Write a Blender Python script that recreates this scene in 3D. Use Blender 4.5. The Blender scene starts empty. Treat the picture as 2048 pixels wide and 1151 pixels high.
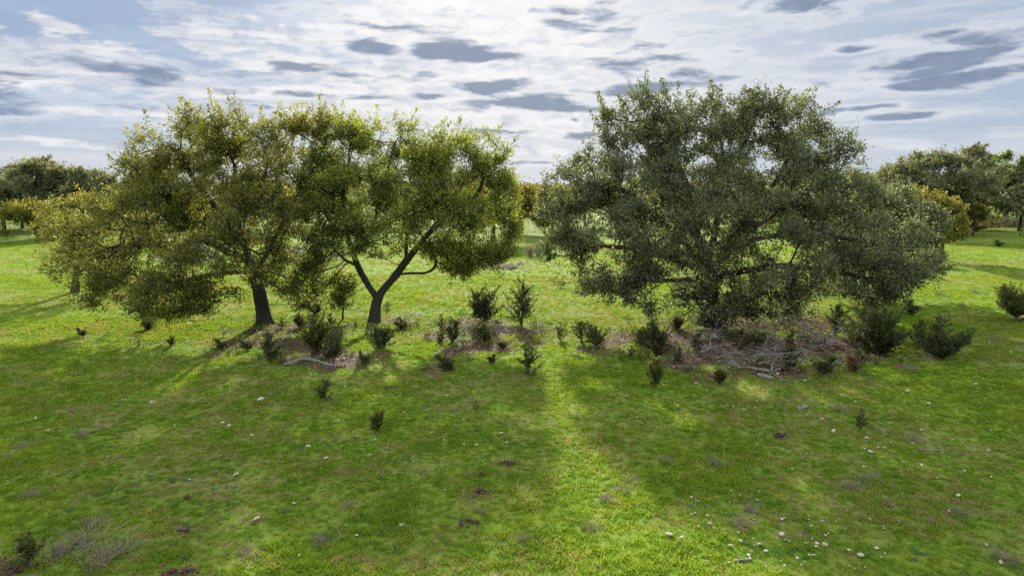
import bpy, math, random
import numpy as np
from mathutils import Vector, noise, kdtree

SC = bpy.context.scene
COL = SC.collection
R = math.radians

# ------------------------------------------------------------------ camera
CAM_H, PITCH, F = 5.0, R(8.5), 1384.0
cd = bpy.data.cameras.new('camera'); cam = bpy.data.objects.new('camera', cd); COL.objects.link(cam)
cam.location = (0, 0, CAM_H); cam.rotation_euler = (R(90) - PITCH, 0, 0)
cd.sensor_width = 36; cd.lens = 36 * F / 2048; cd.clip_start = .1; cd.clip_end = 9000
SC.camera = cam
CP, SP = math.cos(PITCH), math.sin(PITCH)

def ray(px, py):
    a, b = (px - 1024) / F, (575.5 - py) / F
    return Vector((a, CP + b * SP, -SP + b * CP))
def pp(px, py, Y):                       # point seen at a pixel, Y metres ahead
    d = ray(px, py); t = Y / d.y
    return Vector((d.x * t, Y, CAM_H + d.z * t))
def height(x, y):
    return (.06 * noise.noise(Vector((x * .11, y * .11, 3.1))) + .03 * noise.noise(Vector((x * .45, y * .45, 7.7))) +
            .012 * noise.noise(Vector((x * 1.7, y * 1.7, 1.7))))
def gp(px, py):                          # ground point seen at a pixel
    d = ray(px, py); t = -CAM_H / d.z
    x, y = d.x * t, d.y * t
    return Vector((x, y, height(x, y)))

# ------------------------------------------------------------------ light
SUN_EL, SUN_AZ = R(22.5), R(-3.0)          # azimuth measured from +Y towards +X
SC.view_settings.view_transform = 'Standard'; SC.view_settings.look = 'None'
SC.view_settings.exposure = 1.1; SC.view_settings.gamma = 1.0
SC.view_settings.use_curve_mapping = False
ld = bpy.data.lights.new('sun', 'SUN'); sun = bpy.data.objects.new('sun', ld); COL.objects.link(sun)
ld.energy = 4.7; ld.angle = R(1.3); ld.color = (1, .93, .8)
sdir = Vector((math.sin(SUN_AZ) * math.cos(SUN_EL), math.cos(SUN_AZ) * math.cos(SUN_EL), math.sin(SUN_EL)))
sun.rotation_euler = (-sdir).to_track_quat('-Z', 'Y').to_euler()

class NT:                                # small node-tree writer
    def __init__(s, tree): s.t = tree; s.n = tree.nodes; s.l = tree.links; s.n.clear()
    def put(s, sock, v):
        if isinstance(v, bpy.types.NodeSocket): s.l.new(v, sock)
        elif v is not None:
            if isinstance(v, (tuple, list)) and sock.type == 'RGBA' and len(v) == 3: v = (*v, 1)
            sock.default_value = v
    def math(s, op, a, b=None, c=None, clamp=False):
        m = s.n.new('ShaderNodeMath'); m.operation = op; m.use_clamp = clamp
        s.put(m.inputs[0], a); s.put(m.inputs[1], b); s.put(m.inputs[2], c); return m.outputs[0]
    def vmath(s, op, a, b=None, scale=None):
        m = s.n.new('ShaderNodeVectorMath'); m.operation = op
        s.put(m.inputs[0], a); s.put(m.inputs[1], b)
        if scale is not None: s.put(m.inputs['Scale'], scale)
        return m.outputs['Value'] if op in ('LENGTH', 'DOT_PRODUCT') else m.outputs[0]
    def mix(s, f, a, b, kind='RGBA', blend='MIX'):
        m = s.n.new('ShaderNodeMix'); m.data_type = kind
        if kind == 'RGBA':
            m.blend_type = blend; s.put(m.inputs[0], f); s.put(m.inputs[6], a); s.put(m.inputs[7], b); return m.outputs[2]
        s.put(m.inputs[0], f); s.put(m.inputs[2], a); s.put(m.inputs[3], b); return m.outputs[0]
    def noise(s, vec, scale, detail=4, rough=.5, dist=0, out=0):
        m = s.n.new('ShaderNodeTexNoise'); s.put(m.inputs['Vector'], vec)
        m.inputs['Scale'].default_value = scale; m.inputs['Detail'].default_value = detail
        m.inputs['Roughness'].default_value = rough; m.inputs['Distortion'].default_value = dist; return m.outputs[out]
    def step(s, v, lo, hi, a=0., b=1.):
        m = s.n.new('ShaderNodeMapRange'); m.interpolation_type = 'SMOOTHSTEP'
        s.put(m.inputs[0], v); s.put(m.inputs[1], lo); s.put(m.inputs[2], hi); s.put(m.inputs[3], a); s.put(m.inputs[4], b)
        return m.outputs[0]
    def comb(s, x, y, z):
        m = s.n.new('ShaderNodeCombineXYZ'); s.put(m.inputs[0], x); s.put(m.inputs[1], y); s.put(m.inputs[2], z); return m.outputs[0]
    def new(s, typ, **kw):
        m = s.n.new(typ)
        for k, v in kw.items(): s.put(m.inputs[k], v)
        return m

# ------------------------------------------------------------------ sky: nishita air with cloud layers
world = bpy.data.worlds.new('World'); SC.world = world; world.use_nodes = True
w = NT(world.node_tree)
sky = w.n.new('ShaderNodeTexSky'); sky.sky_type = 'NISHITA'; sky.sun_disc = False
sky.sun_elevation = SUN_EL; sky.sun_rotation = SUN_AZ; sky.air_density = 1.0; sky.dust_density = .6; sky.ozone_density = 1.5
tc = w.n.new('ShaderNodeTexCoord'); D = tc.outputs['Generated']
sp = w.n.new('ShaderNodeSeparateXYZ'); w.put(sp.inputs[0], D)
DX, DY, DZ = sp.outputs
az = w.math('MULTIPLY', w.math('ARCTAN2', DX, DY), 180 / math.pi)
el = w.math('MULTIPLY', w.math('ARCSINE', DZ), 180 / math.pi)
AE = w.comb(az, el, 0.)
zz = w.math('ADD', w.math('MAXIMUM', DZ, 0.), .10)
PL = w.comb(w.math('DIVIDE', DX, zz), w.math('DIVIDE', DY, zz), 0.)       # flat cloud deck seen from below
n_lo = w.noise(PL, .75, 6, .55)
n_mid = w.noise(PL, 2.2, 7, .6, .6)
n_ae = w.noise(w.vmath('MULTIPLY', AE, (.13, .42, 1)), 1.0, 7, .58, .3)
n_fine = w.noise(w.vmath('MULTIPLY', AE, (.5, 1.1, 1)), 1.0, 5, .62, .4)
n_str = w.noise(w.vmath('ADD', w.vmath('MULTIPLY', AE, (.055, .55, 1)), w.vmath('MULTIPLY', w.comb(n_ae, n_fine, 0.), (.5, .35, 0))), 1.0, 7, .62, .2)
warp = w.math('ADD', w.math('MULTIPLY', w.math('SUBTRACT', n_ae, .5), 2.6), w.math('ADD', w.math('MULTIPLY', w.math('SUBTRACT', n_fine, .5), 1.9), w.math('MULTIPLY', w.math('SUBTRACT', n_str, .5), 1.6)))
S_ = 1 / (2 ** 1.1)
def azel(px, py):
    d = ray(px, py).normalized(); return math.degrees(math.atan2(d.x, d.y)), math.degrees(math.asin(d.z))
K = math.degrees(1 / F)
def blobs(lst, wa):
    acc = None
    for (px, py, rx, ry, tilt, st) in lst:
        a0, e0 = azel(px, py)
        mp = w.n.new('ShaderNodeMapping'); mp.vector_type = 'TEXTURE'
        mp.inputs['Location'].default_value = (a0, e0, 0); mp.inputs['Rotation'].default_value = (0, 0, R(tilt))
        mp.inputs['Scale'].default_value = (rx * K, ry * K, 1); w.put(mp.inputs[0], AE)
        v = w.math('MULTIPLY', w.math('SUBTRACT', 1.25, w.vmath('LENGTH', mp.outputs[0])), st)
        acc = v if acc is None else w.math('MAXIMUM', acc, v)
    return w.math('ADD', w.math('MAXIMUM', acc, -1.2), wa)
BRIGHT = [(150,125,240,42,-4,1),(330,165,130,26,-8,1),(120,100,150,26,0,.9),(420,75,120,32,-10,1),(500,110,110,40,-14,1),(590,150,110,38,0,1),
          (115,50,42,13,-10,.9),(370,18,110,16,-5,.9),(620,75,110,24,0,1),(520,185,190,18,0,.9),(300,228,150,7,0,.75),(90,280,140,6,-3,.75),(200,296,140,6,-5,.75),
          (770,150,190,60,0,1.2),(720,205,240,36,0,1.1),(900,60,220,60,0,1.3),(1010,140,150,60,0,1.1),(1010,240,220,50,0,1.0),(1120,110,90,110,0,.9),(1080,300,120,14,0,.9)]
DARK = [(60,205,170,13,0,.32),(330,205,60,8,0,.3),(480,150,70,10,0,.45),(700,150,120,10,0,.45),(830,60,120,16,-8,.35),(1230,90,110,50,-40,.42),(1350,120,160,36,-20,.3),(650,190,140,8,0,.5),(60,150,60,9,0,.35),(745,93,62,15,-3,1),(920,105,100,21,-2,1.25),(965,170,78,16,0,1.1),(605,136,46,12,0,.8),(1060,206,130,17,2,1.15),(1160,216,70,10,0,.9),(1156,271,46,7,0,.9),
        (1150,240,15,5,0,.8),(1270,178,115,14,2,1.0),(870,192,50,8,0,.8),(1000,262,100,6,0,.6),(1140,26,60,18,0,.7),(1590,14,85,24,0,.85),(1705,99,36,7,0,.8),
        (1905,112,120,24,10,.9),(1880,138,120,10,6,.9),(1950,155,150,14,6,1.0),(1725,216,66,7,5,.9),(1812,232,68,8,3,.95),(1970,86,85,18,0,.8),(250,143,120,17,-3,.55),
        (1050,368,5,5,0,.3),(1090,325,90,5,0,.6),(560,215,90,5,0,.45)]
bm = w.step(blobs(BRIGHT, w.math('MULTIPLY', warp, .8)), .15, .62)
n_d = w.noise(w.vmath('MULTIPLY', AE, (.24, .95, 1)), 1.0, 8, .58, .3)
n_d2 = w.noise(w.vmath('MULTIPLY', AE, (.085, .62, 1)), 1.0, 7, .64, .3)
dwarp = w.math('ADD', w.math('MULTIPLY', w.math('SUBTRACT', n_d, .5), 3.4), w.math('MULTIPLY', w.math('SUBTRACT', n_d2, .5), 1.2))
dblob = blobs(DARK, dwarp); dm = w.step(dblob, .05, .8)
rim = w.math('MULTIPLY', w.step(dblob, -.55, .0), w.math('SUBTRACT', 1., dm))
thin = w.math('MULTIPLY', w.math('MULTIPLY', w.step(n_d2, .50, .68), w.step(n_d, .38, .62)), w.step(el, 13.5, 9.))
thin = w.math('MULTIPLY', thin, w.step(el, .5, 3., .15, .55))
dm = w.math('MAXIMUM', dm, thin)
# thin high veil that scatters the hidden sun
cosang = w.vmath('DOT_PRODUCT', D, tuple(sdir))
glow = w.math('POWER', w.math('MAXIMUM', cosang, 0.), 14.)
glow2 = w.math('POWER', w.math('MAXIMUM', cosang, 0.), 60.)
azs = w.step(az, -26., 12.)
base = w.mix(1., sky.outputs[0], (.085, .088, .092), blend='MULTIPLY')
blue = w.mix(w.step(el, 0., 7.), (.47 * S_, .55 * S_, .70 * S_), (.26 * S_, .36 * S_, .55 * S_))
base = w.mix(.9, base, blue)
veilc = w.mix(w.step(az, 2., 32.), (.70 * S_, .74 * S_, .79 * S_), (.44 * S_, .525 * S_, .66 * S_))
veilc = w.mix(w.math('MULTIPLY', w.step(n_str, .42, .62), .45), veilc, (.86 * S_, .87 * S_, .90 * S_))
veil = w.math('MULTIPLY', w.math('ADD', .08, w.math('MULTIPLY', azs, .8)), w.step(n_lo, .18, .62, .55, 1.1), clamp=True)
c = w.mix(veil, base, veilc)
c = w.mix(w.math('MULTIPLY', w.step(el, 7., 0.), .55), c, (.60 * S_, .66 * S_, .75 * S_))
c = w.mix(w.math('MULTIPLY', glow, .42, clamp=True), c, (1.02 * S_, 1.0 * S_, .97 * S_))
shade_in = w.step(w.math('ADD', w.math('MULTIPLY', n_fine, .5), w.math('MULTIPLY', n_str, .5)), .36, .56)
cw = w.mix(shade_in, (.52 * S_, .58 * S_, .69 * S_), (.92 * S_, .92 * S_, .92 * S_))
c = w.mix(w.math('MULTIPLY', bm, .93), c, cw)
# loose cloud overhead, out of view, brightened and thickened to lift the shade fill
fill_cloud = w.math('MULTIPLY', w.step(w.noise(PL, .5, 8, .6, .4), .30, .52), w.step(el, 14.5, 26.))
lb = w.math('MULTIPLY', w.step(az, -8., -24.), w.math('MULTIPLY', w.step(n_str, .60, .40), w.step(el, 1.5, 5.)))
c = w.mix(w.math('MULTIPLY', lb, .6), c, (.34 * S_, .44 * S_, .62 * S_))
c = w.mix(w.math('MULTIPLY', fill_cloud, .9), c, w.mix(w.step(n_mid, .35, .65), (1.1 * S_, 1.14 * S_, 1.2 * S_), (2.0 * S_, 2.0 * S_, 2.0 * S_)))
c = w.mix(w.math('MULTIPLY', glow2, .3, clamp=True), c, (1.5 * S_, 1.45 * S_, 1.35 * S_))
streak = w.math('MULTIPLY', w.step(w.noise(w.vmath('MULTIPLY', AE, (.07, .9, 1)), 1., 6, .6), .5, .68), w.step(el, 9., 1.))
c = w.mix(w.math('MULTIPLY', streak, .45), c, (.80 * S_, .78 * S_, .79 * S_))
c = w.mix(w.math('MULTIPLY', rim, .32), c, (.97 * S_, .96 * S_, .95 * S_))
dc = w.mix(w.step(w.math('ADD', n_fine, w.math('MULTIPLY', dm, .3)), .4, .95), (.30 * S_, .37 * S_, .50 * S_), (.19 * S_, .25 * S_, .37 * S_))
c = w.mix(w.math('MULTIPLY', dm, .84), c, dc)
below = w.step(DZ, 0., -.02)
c = w.mix(below, c, (.08, .10, .05))
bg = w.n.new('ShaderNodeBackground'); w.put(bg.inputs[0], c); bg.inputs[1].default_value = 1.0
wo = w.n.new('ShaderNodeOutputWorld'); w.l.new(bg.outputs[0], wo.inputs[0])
world.cycles.sampling_method = 'MANUAL'; world.cycles.sample_map_resolution = 512
SC.cycles.use_denoising = False; SC.cycles.max_bounces = 6; SC.cycles.diffuse_bounces = 3; SC.cycles.transmission_bounces = 4
SC.cycles.transparent_max_bounces = 6; SC.cycles.caustics_reflective = False; SC.cycles.caustics_refractive = False

# ------------------------------------------------------------------ helpers
def mesh_np(name, V, faces, attrs=None, smooth=False):
    """V (n,3); faces: (m,k) array or list of such arrays"""
    me = bpy.data.meshes.new(name); V = np.asarray(V, dtype=np.float32)
    fl = faces if isinstance(faces, list) else [faces]
    fl = [np.asarray(f, dtype=np.int32) for f in fl if len(f)]
    me.vertices.add(len(V)); me.vertices.foreach_set('co', V.ravel())
    loops = np.concatenate([f.ravel() for f in fl]); tot = np.concatenate([np.full(len(f), f.shape[1], np.int32) for f in fl])
    me.loops.add(len(loops)); me.loops.foreach_set('vertex_index', loops)
    me.polygons.add(len(tot)); st = np.concatenate([[0], np.cumsum(tot)[:-1]]).astype(np.int32)
    me.polygons.foreach_set('loop_start', st); me.polygons.foreach_set('loop_total', tot)
    me.update(calc_edges=True)
    for k, a in (attrs or {}).items():
        at = me.attributes.new(k, 'FLOAT_COLOR', 'POINT'); at.data.foreach_set('color', np.asarray(a, np.float32).ravel())
    if smooth: me.polygons.foreach_set('use_smooth', np.ones(len(tot), bool))
    return me
def link(name, me, mat=None, parent=None, kind=None):
    o = bpy.data.objects.new(name, me); COL.objects.link(o)
    if mat and not len(me.materials): me.materials.append(mat)
    if parent: o.parent = parent
    if kind: o['kind'] = kind
    return o
def empty(name, loc, label, cat, group=None, rz=0):
    o = bpy.data.objects.new(name, None); COL.objects.link(o); o.location = loc; o.rotation_euler = (0, 0, rz)
    o.empty_display_size = .2
    return tag(o, label, cat, group)
def tag(o, label, cat, group=None):
    o['label'] = label; o['category'] = cat
    if group: o['group'] = group
    return o
def copy_tree(src, loc, rz, sc, label, group=None):
    r = src.copy(); COL.objects.link(r); r.location = loc; r.rotation_euler = (0, 0, rz)
    r.scale = sc if isinstance(sc, (tuple, list)) else (sc, sc, sc)
    r['label'] = label
    if group: r['group'] = group
    for ch in list(src.children):
        c2 = ch.copy(); COL.objects.link(c2); c2.parent = r
    return r
def unit(a): return a / np.maximum(np.linalg.norm(a, axis=-1, keepdims=True), 1e-9)
def rand_dirs(rng, n, zb=0.):
    v = rng.normal(size=(n, 3)); v = unit(v); v[:, 2] += zb; return unit(v)
def tubes(chains, sides=6, rough=0., rng=None):
    """chains: list of (pts (n,3), radii (n,)) -> V, F"""
    VV, FF, off = [], [], 0
    for pts, rad in chains:
        pts = np.asarray(pts, float); n = len(pts)
        if n < 2: continue
        t = np.gradient(pts, axis=0); t = unit(t)
        ref = np.array([0, 0, 1.]) if abs(t[0][2]) < .9 else np.array([1., 0, 0])
        u = unit(np.cross(t, ref)); v = np.cross(t, u)
        k = sides if rad[0] > .02 else max(3, sides - 3)
        a = np.linspace(0, 2 * np.pi, k, endpoint=False)
        rr = np.asarray(rad)[:, None] * np.ones((1, k))
        if rough and rng is not None: rr = rr * (1 + rough * rng.normal(size=rr.shape))
        ring = pts[:, None, :] + rr[..., None] * (np.cos(a)[None, :, None] * u[:, None, :] + np.sin(a)[None, :, None] * v[:, None, :])
        VV.append(ring.reshape(-1, 3))
        i = np.arange(n - 1)[:, None] * k; j = np.arange(k)[None, :]; j2 = (j + 1) % k
        q = np.stack([i + j, i + j2, i + k + j2, i + k + j], -1).reshape(-1, 4) + off
        FF.append(q); off += n * k
    if not VV: return np.zeros((0, 3)), np.zeros((0, 4), int)
    return np.concatenate(VV), np.concatenate(FF)
def leaf_quads(P, rng, ln, wd, zb=.15, fold=.25):
    """rhombic folded leaves at P"""
    n = len(P); d = rand_dirs(rng, n, zb); s = unit(np.cross(d, rand_dirs(rng, n))); nn = np.cross(d, s)
    L = (ln * rng.uniform(.65, 1.25, n))[:, None]; W = (wd * rng.uniform(.7, 1.2, n))[:, None]
    V = np.stack([P, P + d * L * .5 + s * W * .5 + nn * W * fold, P + d * L, P + d * L * .5 - s * W * .5 + nn * W * fold], 1).reshape(-1, 3)
    return V, np.arange(4 * n).reshape(-1, 4)

# ------------------------------------------------------------------ materials
def leaf_mat(name, dark, mid, hot, rough=.5, trans=.42, tcol=None, spec=.4):
    m = bpy.data.materials.new(name); m.use_nodes = True; t = NT(m.node_tree)
    a = t.n.new('ShaderNodeAttribute'); a.attribute_name = 'tint'
    s = t.n.new('ShaderNodeSeparateColor'); t.put(s.inputs[0], a.outputs['Color'])
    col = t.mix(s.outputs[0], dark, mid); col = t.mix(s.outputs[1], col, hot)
    p = t.new('ShaderNodeBsdfPrincipled'); t.put(p.inputs['Base Color'], col); p.inputs['Roughness'].default_value = rough
    p.inputs['Specular IOR Level'].default_value = spec
    tr = t.n.new('ShaderNodeBsdfTranslucent')
    t.put(tr.inputs[0], t.mix(1., col, tcol or (1.5, 1.45, .75), blend='MULTIPLY'))
    mx = t.n.new('ShaderNodeMixShader'); mx.inputs[0].default_value = trans
    t.l.new(p.outputs[0], mx.inputs[1]); t.l.new(tr.outputs[0], mx.inputs[2])
    o = t.n.new('ShaderNodeOutputMaterial'); t.l.new(mx.outputs[0], o.inputs[0]); return m
def bark_mat(name, c1, c2, scale=9., bump=.6):
    m = bpy.data.materials.new(name); m.use_nodes = True; t = NT(m.node_tree)
    tcn = t.n.new('ShaderNodeTexCoord'); v = t.vmath('MULTIPLY', tcn.outputs['Object'], (1, 1, .35))
    n1 = t.noise(v, scale, 6, .65); n2 = t.noise(tcn.outputs['Object'], 2.2, 3)
    vo = t.n.new('ShaderNodeTexVoronoi'); t.put(vo.inputs['Vector'], v); vo.inputs['Scale'].default_value = scale * 2.2
    h = t.math('ADD', n1, t.math('MULTIPLY', vo.outputs['Distance'], .7))
    col = t.mix(t.step(h, .35, 1.05), c1, c2); col = t.mix(t.step(n2, .58, .78, 0., .3), col, (.20, .20, .17))
    p = t.new('ShaderNodeBsdfPrincipled'); t.put(p.inputs['Base Color'], col); p.inputs['Roughness'].default_value = .9
    b = t.n.new('ShaderNodeBump'); b.inputs['Strength'].default_value = bump; b.inputs['Distance'].default_value = .04
    t.put(b.inputs['Height'], h); t.l.new(b.outputs[0], p.inputs['Normal'])
    o = t.n.new('ShaderNodeOutputMaterial'); t.l.new(p.outputs[0], o.inputs[0]); return m

M_BARK = bark_mat('oak_bark', (.020, .017, .014), (.070, .062, .052), 9., 1.)
M_DEAD = bark_mat('weathered_wood', (.095, .085, .075), (.28, .26, .24), 16, .8)
M_CBARK = bark_mat('cedar_bark', (.07, .045, .035), (.20, .15, .12), 16, .4)
M_TWIG = bark_mat('dry_stems', (.17, .135, .10), (.31, .26, .20), 20, .1)
M_STONE = None
L_YEL = leaf_mat('oak_leaves_olive', (.080, .098, .020), (.185, .205, .036), (.42, .385, .070), .55, .48)
L_GRN = leaf_mat('oak_leaves_green', (.075, .112, .020), (.185, .24, .036), (.40, .42, .06), .55, .48)
L_DRK = leaf_mat('oak_leaves_dark', (.085, .104, .055), (.19, .22, .11), (.34, .36, .22), .58, .38, (1.3, 1.35, .7), .2)
L_FAR = leaf_mat('far_oak_leaves', (.115, .135, .08), (.20, .215, .13), (.27, .28, .14), .65, .45)
L_GOLD = leaf_mat('golden_leaves', (.10, .10, .028), (.21, .20, .045), (.42, .37, .07), .5, .45)
L_LIME = leaf_mat('lime_leaves', (.10, .15, .03), (.18, .26, .05), (.34, .42, .08), .5, .5)
L_CED = leaf_mat('cedar_foliage', (.035, .050, .018), (.080, .108, .030), (.18, .22, .06), .6, .28)
L_CED2 = leaf_mat('cedar_foliage_olive', (.055, .070, .018), (.12, .15, .03), (.24, .26, .06), .6, .32)
L_RUST = leaf_mat('rust_foliage', (.13, .075, .045), (.24, .13, .08), (.34, .23, .16), .7, .3, (1.2, 1., .9))

# ------------------------------------------------------------------ ground
LITTER = [(540,665,70,30,.8),(500,690,60,16,.9),(620,705,70,24,.9),(700,715,70,22,1),(680,660,70,20,.55),(790,640,50,14,.6),(850,735,34,12,1),(875,748,26,8,.9),
          (920,660,110,26,.9),(980,690,90,22,1),(1010,665,80,20,.9),(1080,655,40,10,.4),(780,778,38,9,.9),(1235,690,60,16,.9),(1330,690,110,30,.85),(1400,710,110,34,.95),
          (1480,690,140,44,1),(1540,735,90,26,.95),(1600,690,130,46,1),(1700,715,80,24,.95),(1560,655,180,22,.9),(920,818,50,7,.7),(1010,926,30,10,.7),(935,1045,30,12,.9),
          (1558,871,18,7,1),(360,1140,50,14,.9),(10,1130,60,24,.8),(370,1055,14,8,.8),(962,985,14,8,.8),(1110,660,60,8,.3),(300,690,60,10,.4),(1010,535,40,8,.8),(450,700,40,12,.7),
          (1350,640,120,14,.5),(1720,560,50,12,.35),(1050,985,16,6,.4),(1300,1050,26,8,.3),(1700,960,50,18,.35),(1680,1080,90,26,.4),(1290,860,90,14,.25)]
lit = []
for (px, py, rx, ry, s) in LITTER:
    c0 = gp(px, py); c1 = gp(px + rx, py); c2 = gp(px, py - ry); c3 = gp(px, py + ry)
    lit.append((c0.x, (c2.y + c3.y) / 2, abs(c1.x - c0.x), max(.15, (c2.y - c3.y) / 2), s))
lit = np.array(lit)
def vnoise(X, Y, sc, seed=0.):
    """cheap value-noise, vectorised"""
    x = X * sc + seed * 17.3; y = Y * sc + seed * 9.1
    xi = np.floor(x).astype(np.int64); yi = np.floor(y).astype(np.int64); fx = x - xi; fy = y - yi
    fx = fx * fx * (3 - 2 * fx); fy = fy * fy * (3 - 2 * fy)
    def h(a, b):
        n = (a * 374761393 + b * 668265263) & 0x7fffffff; n = ((n ^ (n >> 13)) * 1274126177) & 0x7fffffff
        return ((n ^ (n >> 16)) & 0xffff) / 65535.
    return (h(xi, yi) * (1 - fx) + h(xi + 1, yi) * fx) * (1 - fy) + (h(xi, yi + 1) * (1 - fx) + h(xi + 1, yi + 1) * fx) * fy
def fbm(X, Y, sc, seed=0., o=4):
    r = 0; a = .5
    for i in range(o): r = r + a * vnoise(X, Y, sc * 2 ** i, seed + i); a *= .5
    return r / (1 - .5 ** o)
def litter_mask(X, Y):
    m = np.zeros_like(X); nz = fbm(X, Y, 1.1, 3.) - .5
    for cx, cy, rx, ry, s in lit:
        d = np.sqrt(((X - cx) / rx) ** 2 + ((Y - cy) / ry) ** 2)
        m = np.maximum(m, s * np.clip((1.27 - d) * 1.2 + nz * 3.6 + (fbm(X, Y, 4.5, 6.) - .5) * 2.2, 0, 1) * (d < 1.7))
    return m
def axis(lo, hi, fine, out, growth=1.25):
    a = list(np.arange(lo, hi + 1e-6, fine)); st = fine; x = hi
    while x < out: st *= growth; x += st; a.append(x)
    st = fine; x = lo
    while x > -out: st *= growth; x -= st; a.insert(0, x)
    return np.array(a)
gx = axis(-24, 24, .33, 4000); gy = axis(4, 46, .33, 4000)
GX, GY = np.meshgrid(gx, gy, indexing='ij')
HZ = np.array([height(x, y) for x, y in zip(GX.ravel(), GY.ravel())]).reshape(GX.shape)
LM = litter_mask(GX.ravel(), GY.ravel())
nx, ny = GX.shape
ii = np.arange(nx - 1)[:, None] * ny + np.arange(ny - 1)[None, :]
gq = np.stack([ii, ii + ny, ii + ny + 1, ii + 1], -1).reshape(-1, 4)
gcol = np.stack([LM, LM * 0, LM * 0, LM * 0 + 1], -1)
gme = mesh_np('ground', np.stack([GX.ravel(), GY.ravel(), HZ.ravel()], -1), gq, {'litter': gcol}, True)
m = bpy.data.materials.new('pasture'); m.use_nodes = True; t = NT(m.node_tree)
ge = t.n.new('ShaderNodeNewGeometry'); P = ge.outputs['Position']
a = t.n.new('ShaderNodeAttribute'); a.attribute_name = 'litter'; sa = t.n.new('ShaderNodeSeparateColor'); t.put(sa.inputs[0], a.outputs['Color'])
n1 = t.noise(P, .22, 5, .6); n2 = t.noise(P, 1.3, 6, .65); n3 = t.noise(P, 9., 5, .7); n4 = t.noise(P, 42., 4, .7)
g = t.mix(t.step(n2, .3, .7), (.085, .180, .014), (.175, .275, .018))
g = t.mix(t.step(n3, .42, .68, 0., .75), g, (.250, .330, .032))
g = t.mix(t.step(n4, .5, .7, 0., .55), g, (.045, .075, .015))
dry = t.math('MULTIPLY', t.step(n1, .40, .60), t.step(n2, .38, .58))
dry2 = t.math('MULTIPLY', dry, t.step(n3, .3, .6, .35, 1.))
g = t.mix(t.math('MULTIPLY', dry2, .65), g, (.225, .200, .11))
lmask = t.step(t.math('ADD', sa.outputs[0], t.math('MULTIPLY', t.math('SUBTRACT', n3, .5), .9)), .35, .75)
lc = t.mix(t.step(n4, .3, .65), (.05, .038, .026), (.15, .105, .07))
g = t.mix(lmask, g, lc)
p = t.new('ShaderNodeBsdfPrincipled'); t.put(p.inputs['Base Color'], g); p.inputs['Roughness'].default_value = .95; p.inputs['Specular IOR Level'].default_value = .1
b = t.n.new('ShaderNodeBump'); b.inputs['Strength'].default_value = .7; b.inputs['Distance'].default_value = .05
t.put(b.inputs['Height'], t.math('ADD', n4, t.math('MULTIPLY', n3, 2.))); t.l.new(b.outputs[0], p.inputs['Normal'])
o = t.n.new('ShaderNodeOutputMaterial'); t.l.new(p.outputs[0], o.inputs[0])
ground = link('ground', gme, m, kind='structure')

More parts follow.
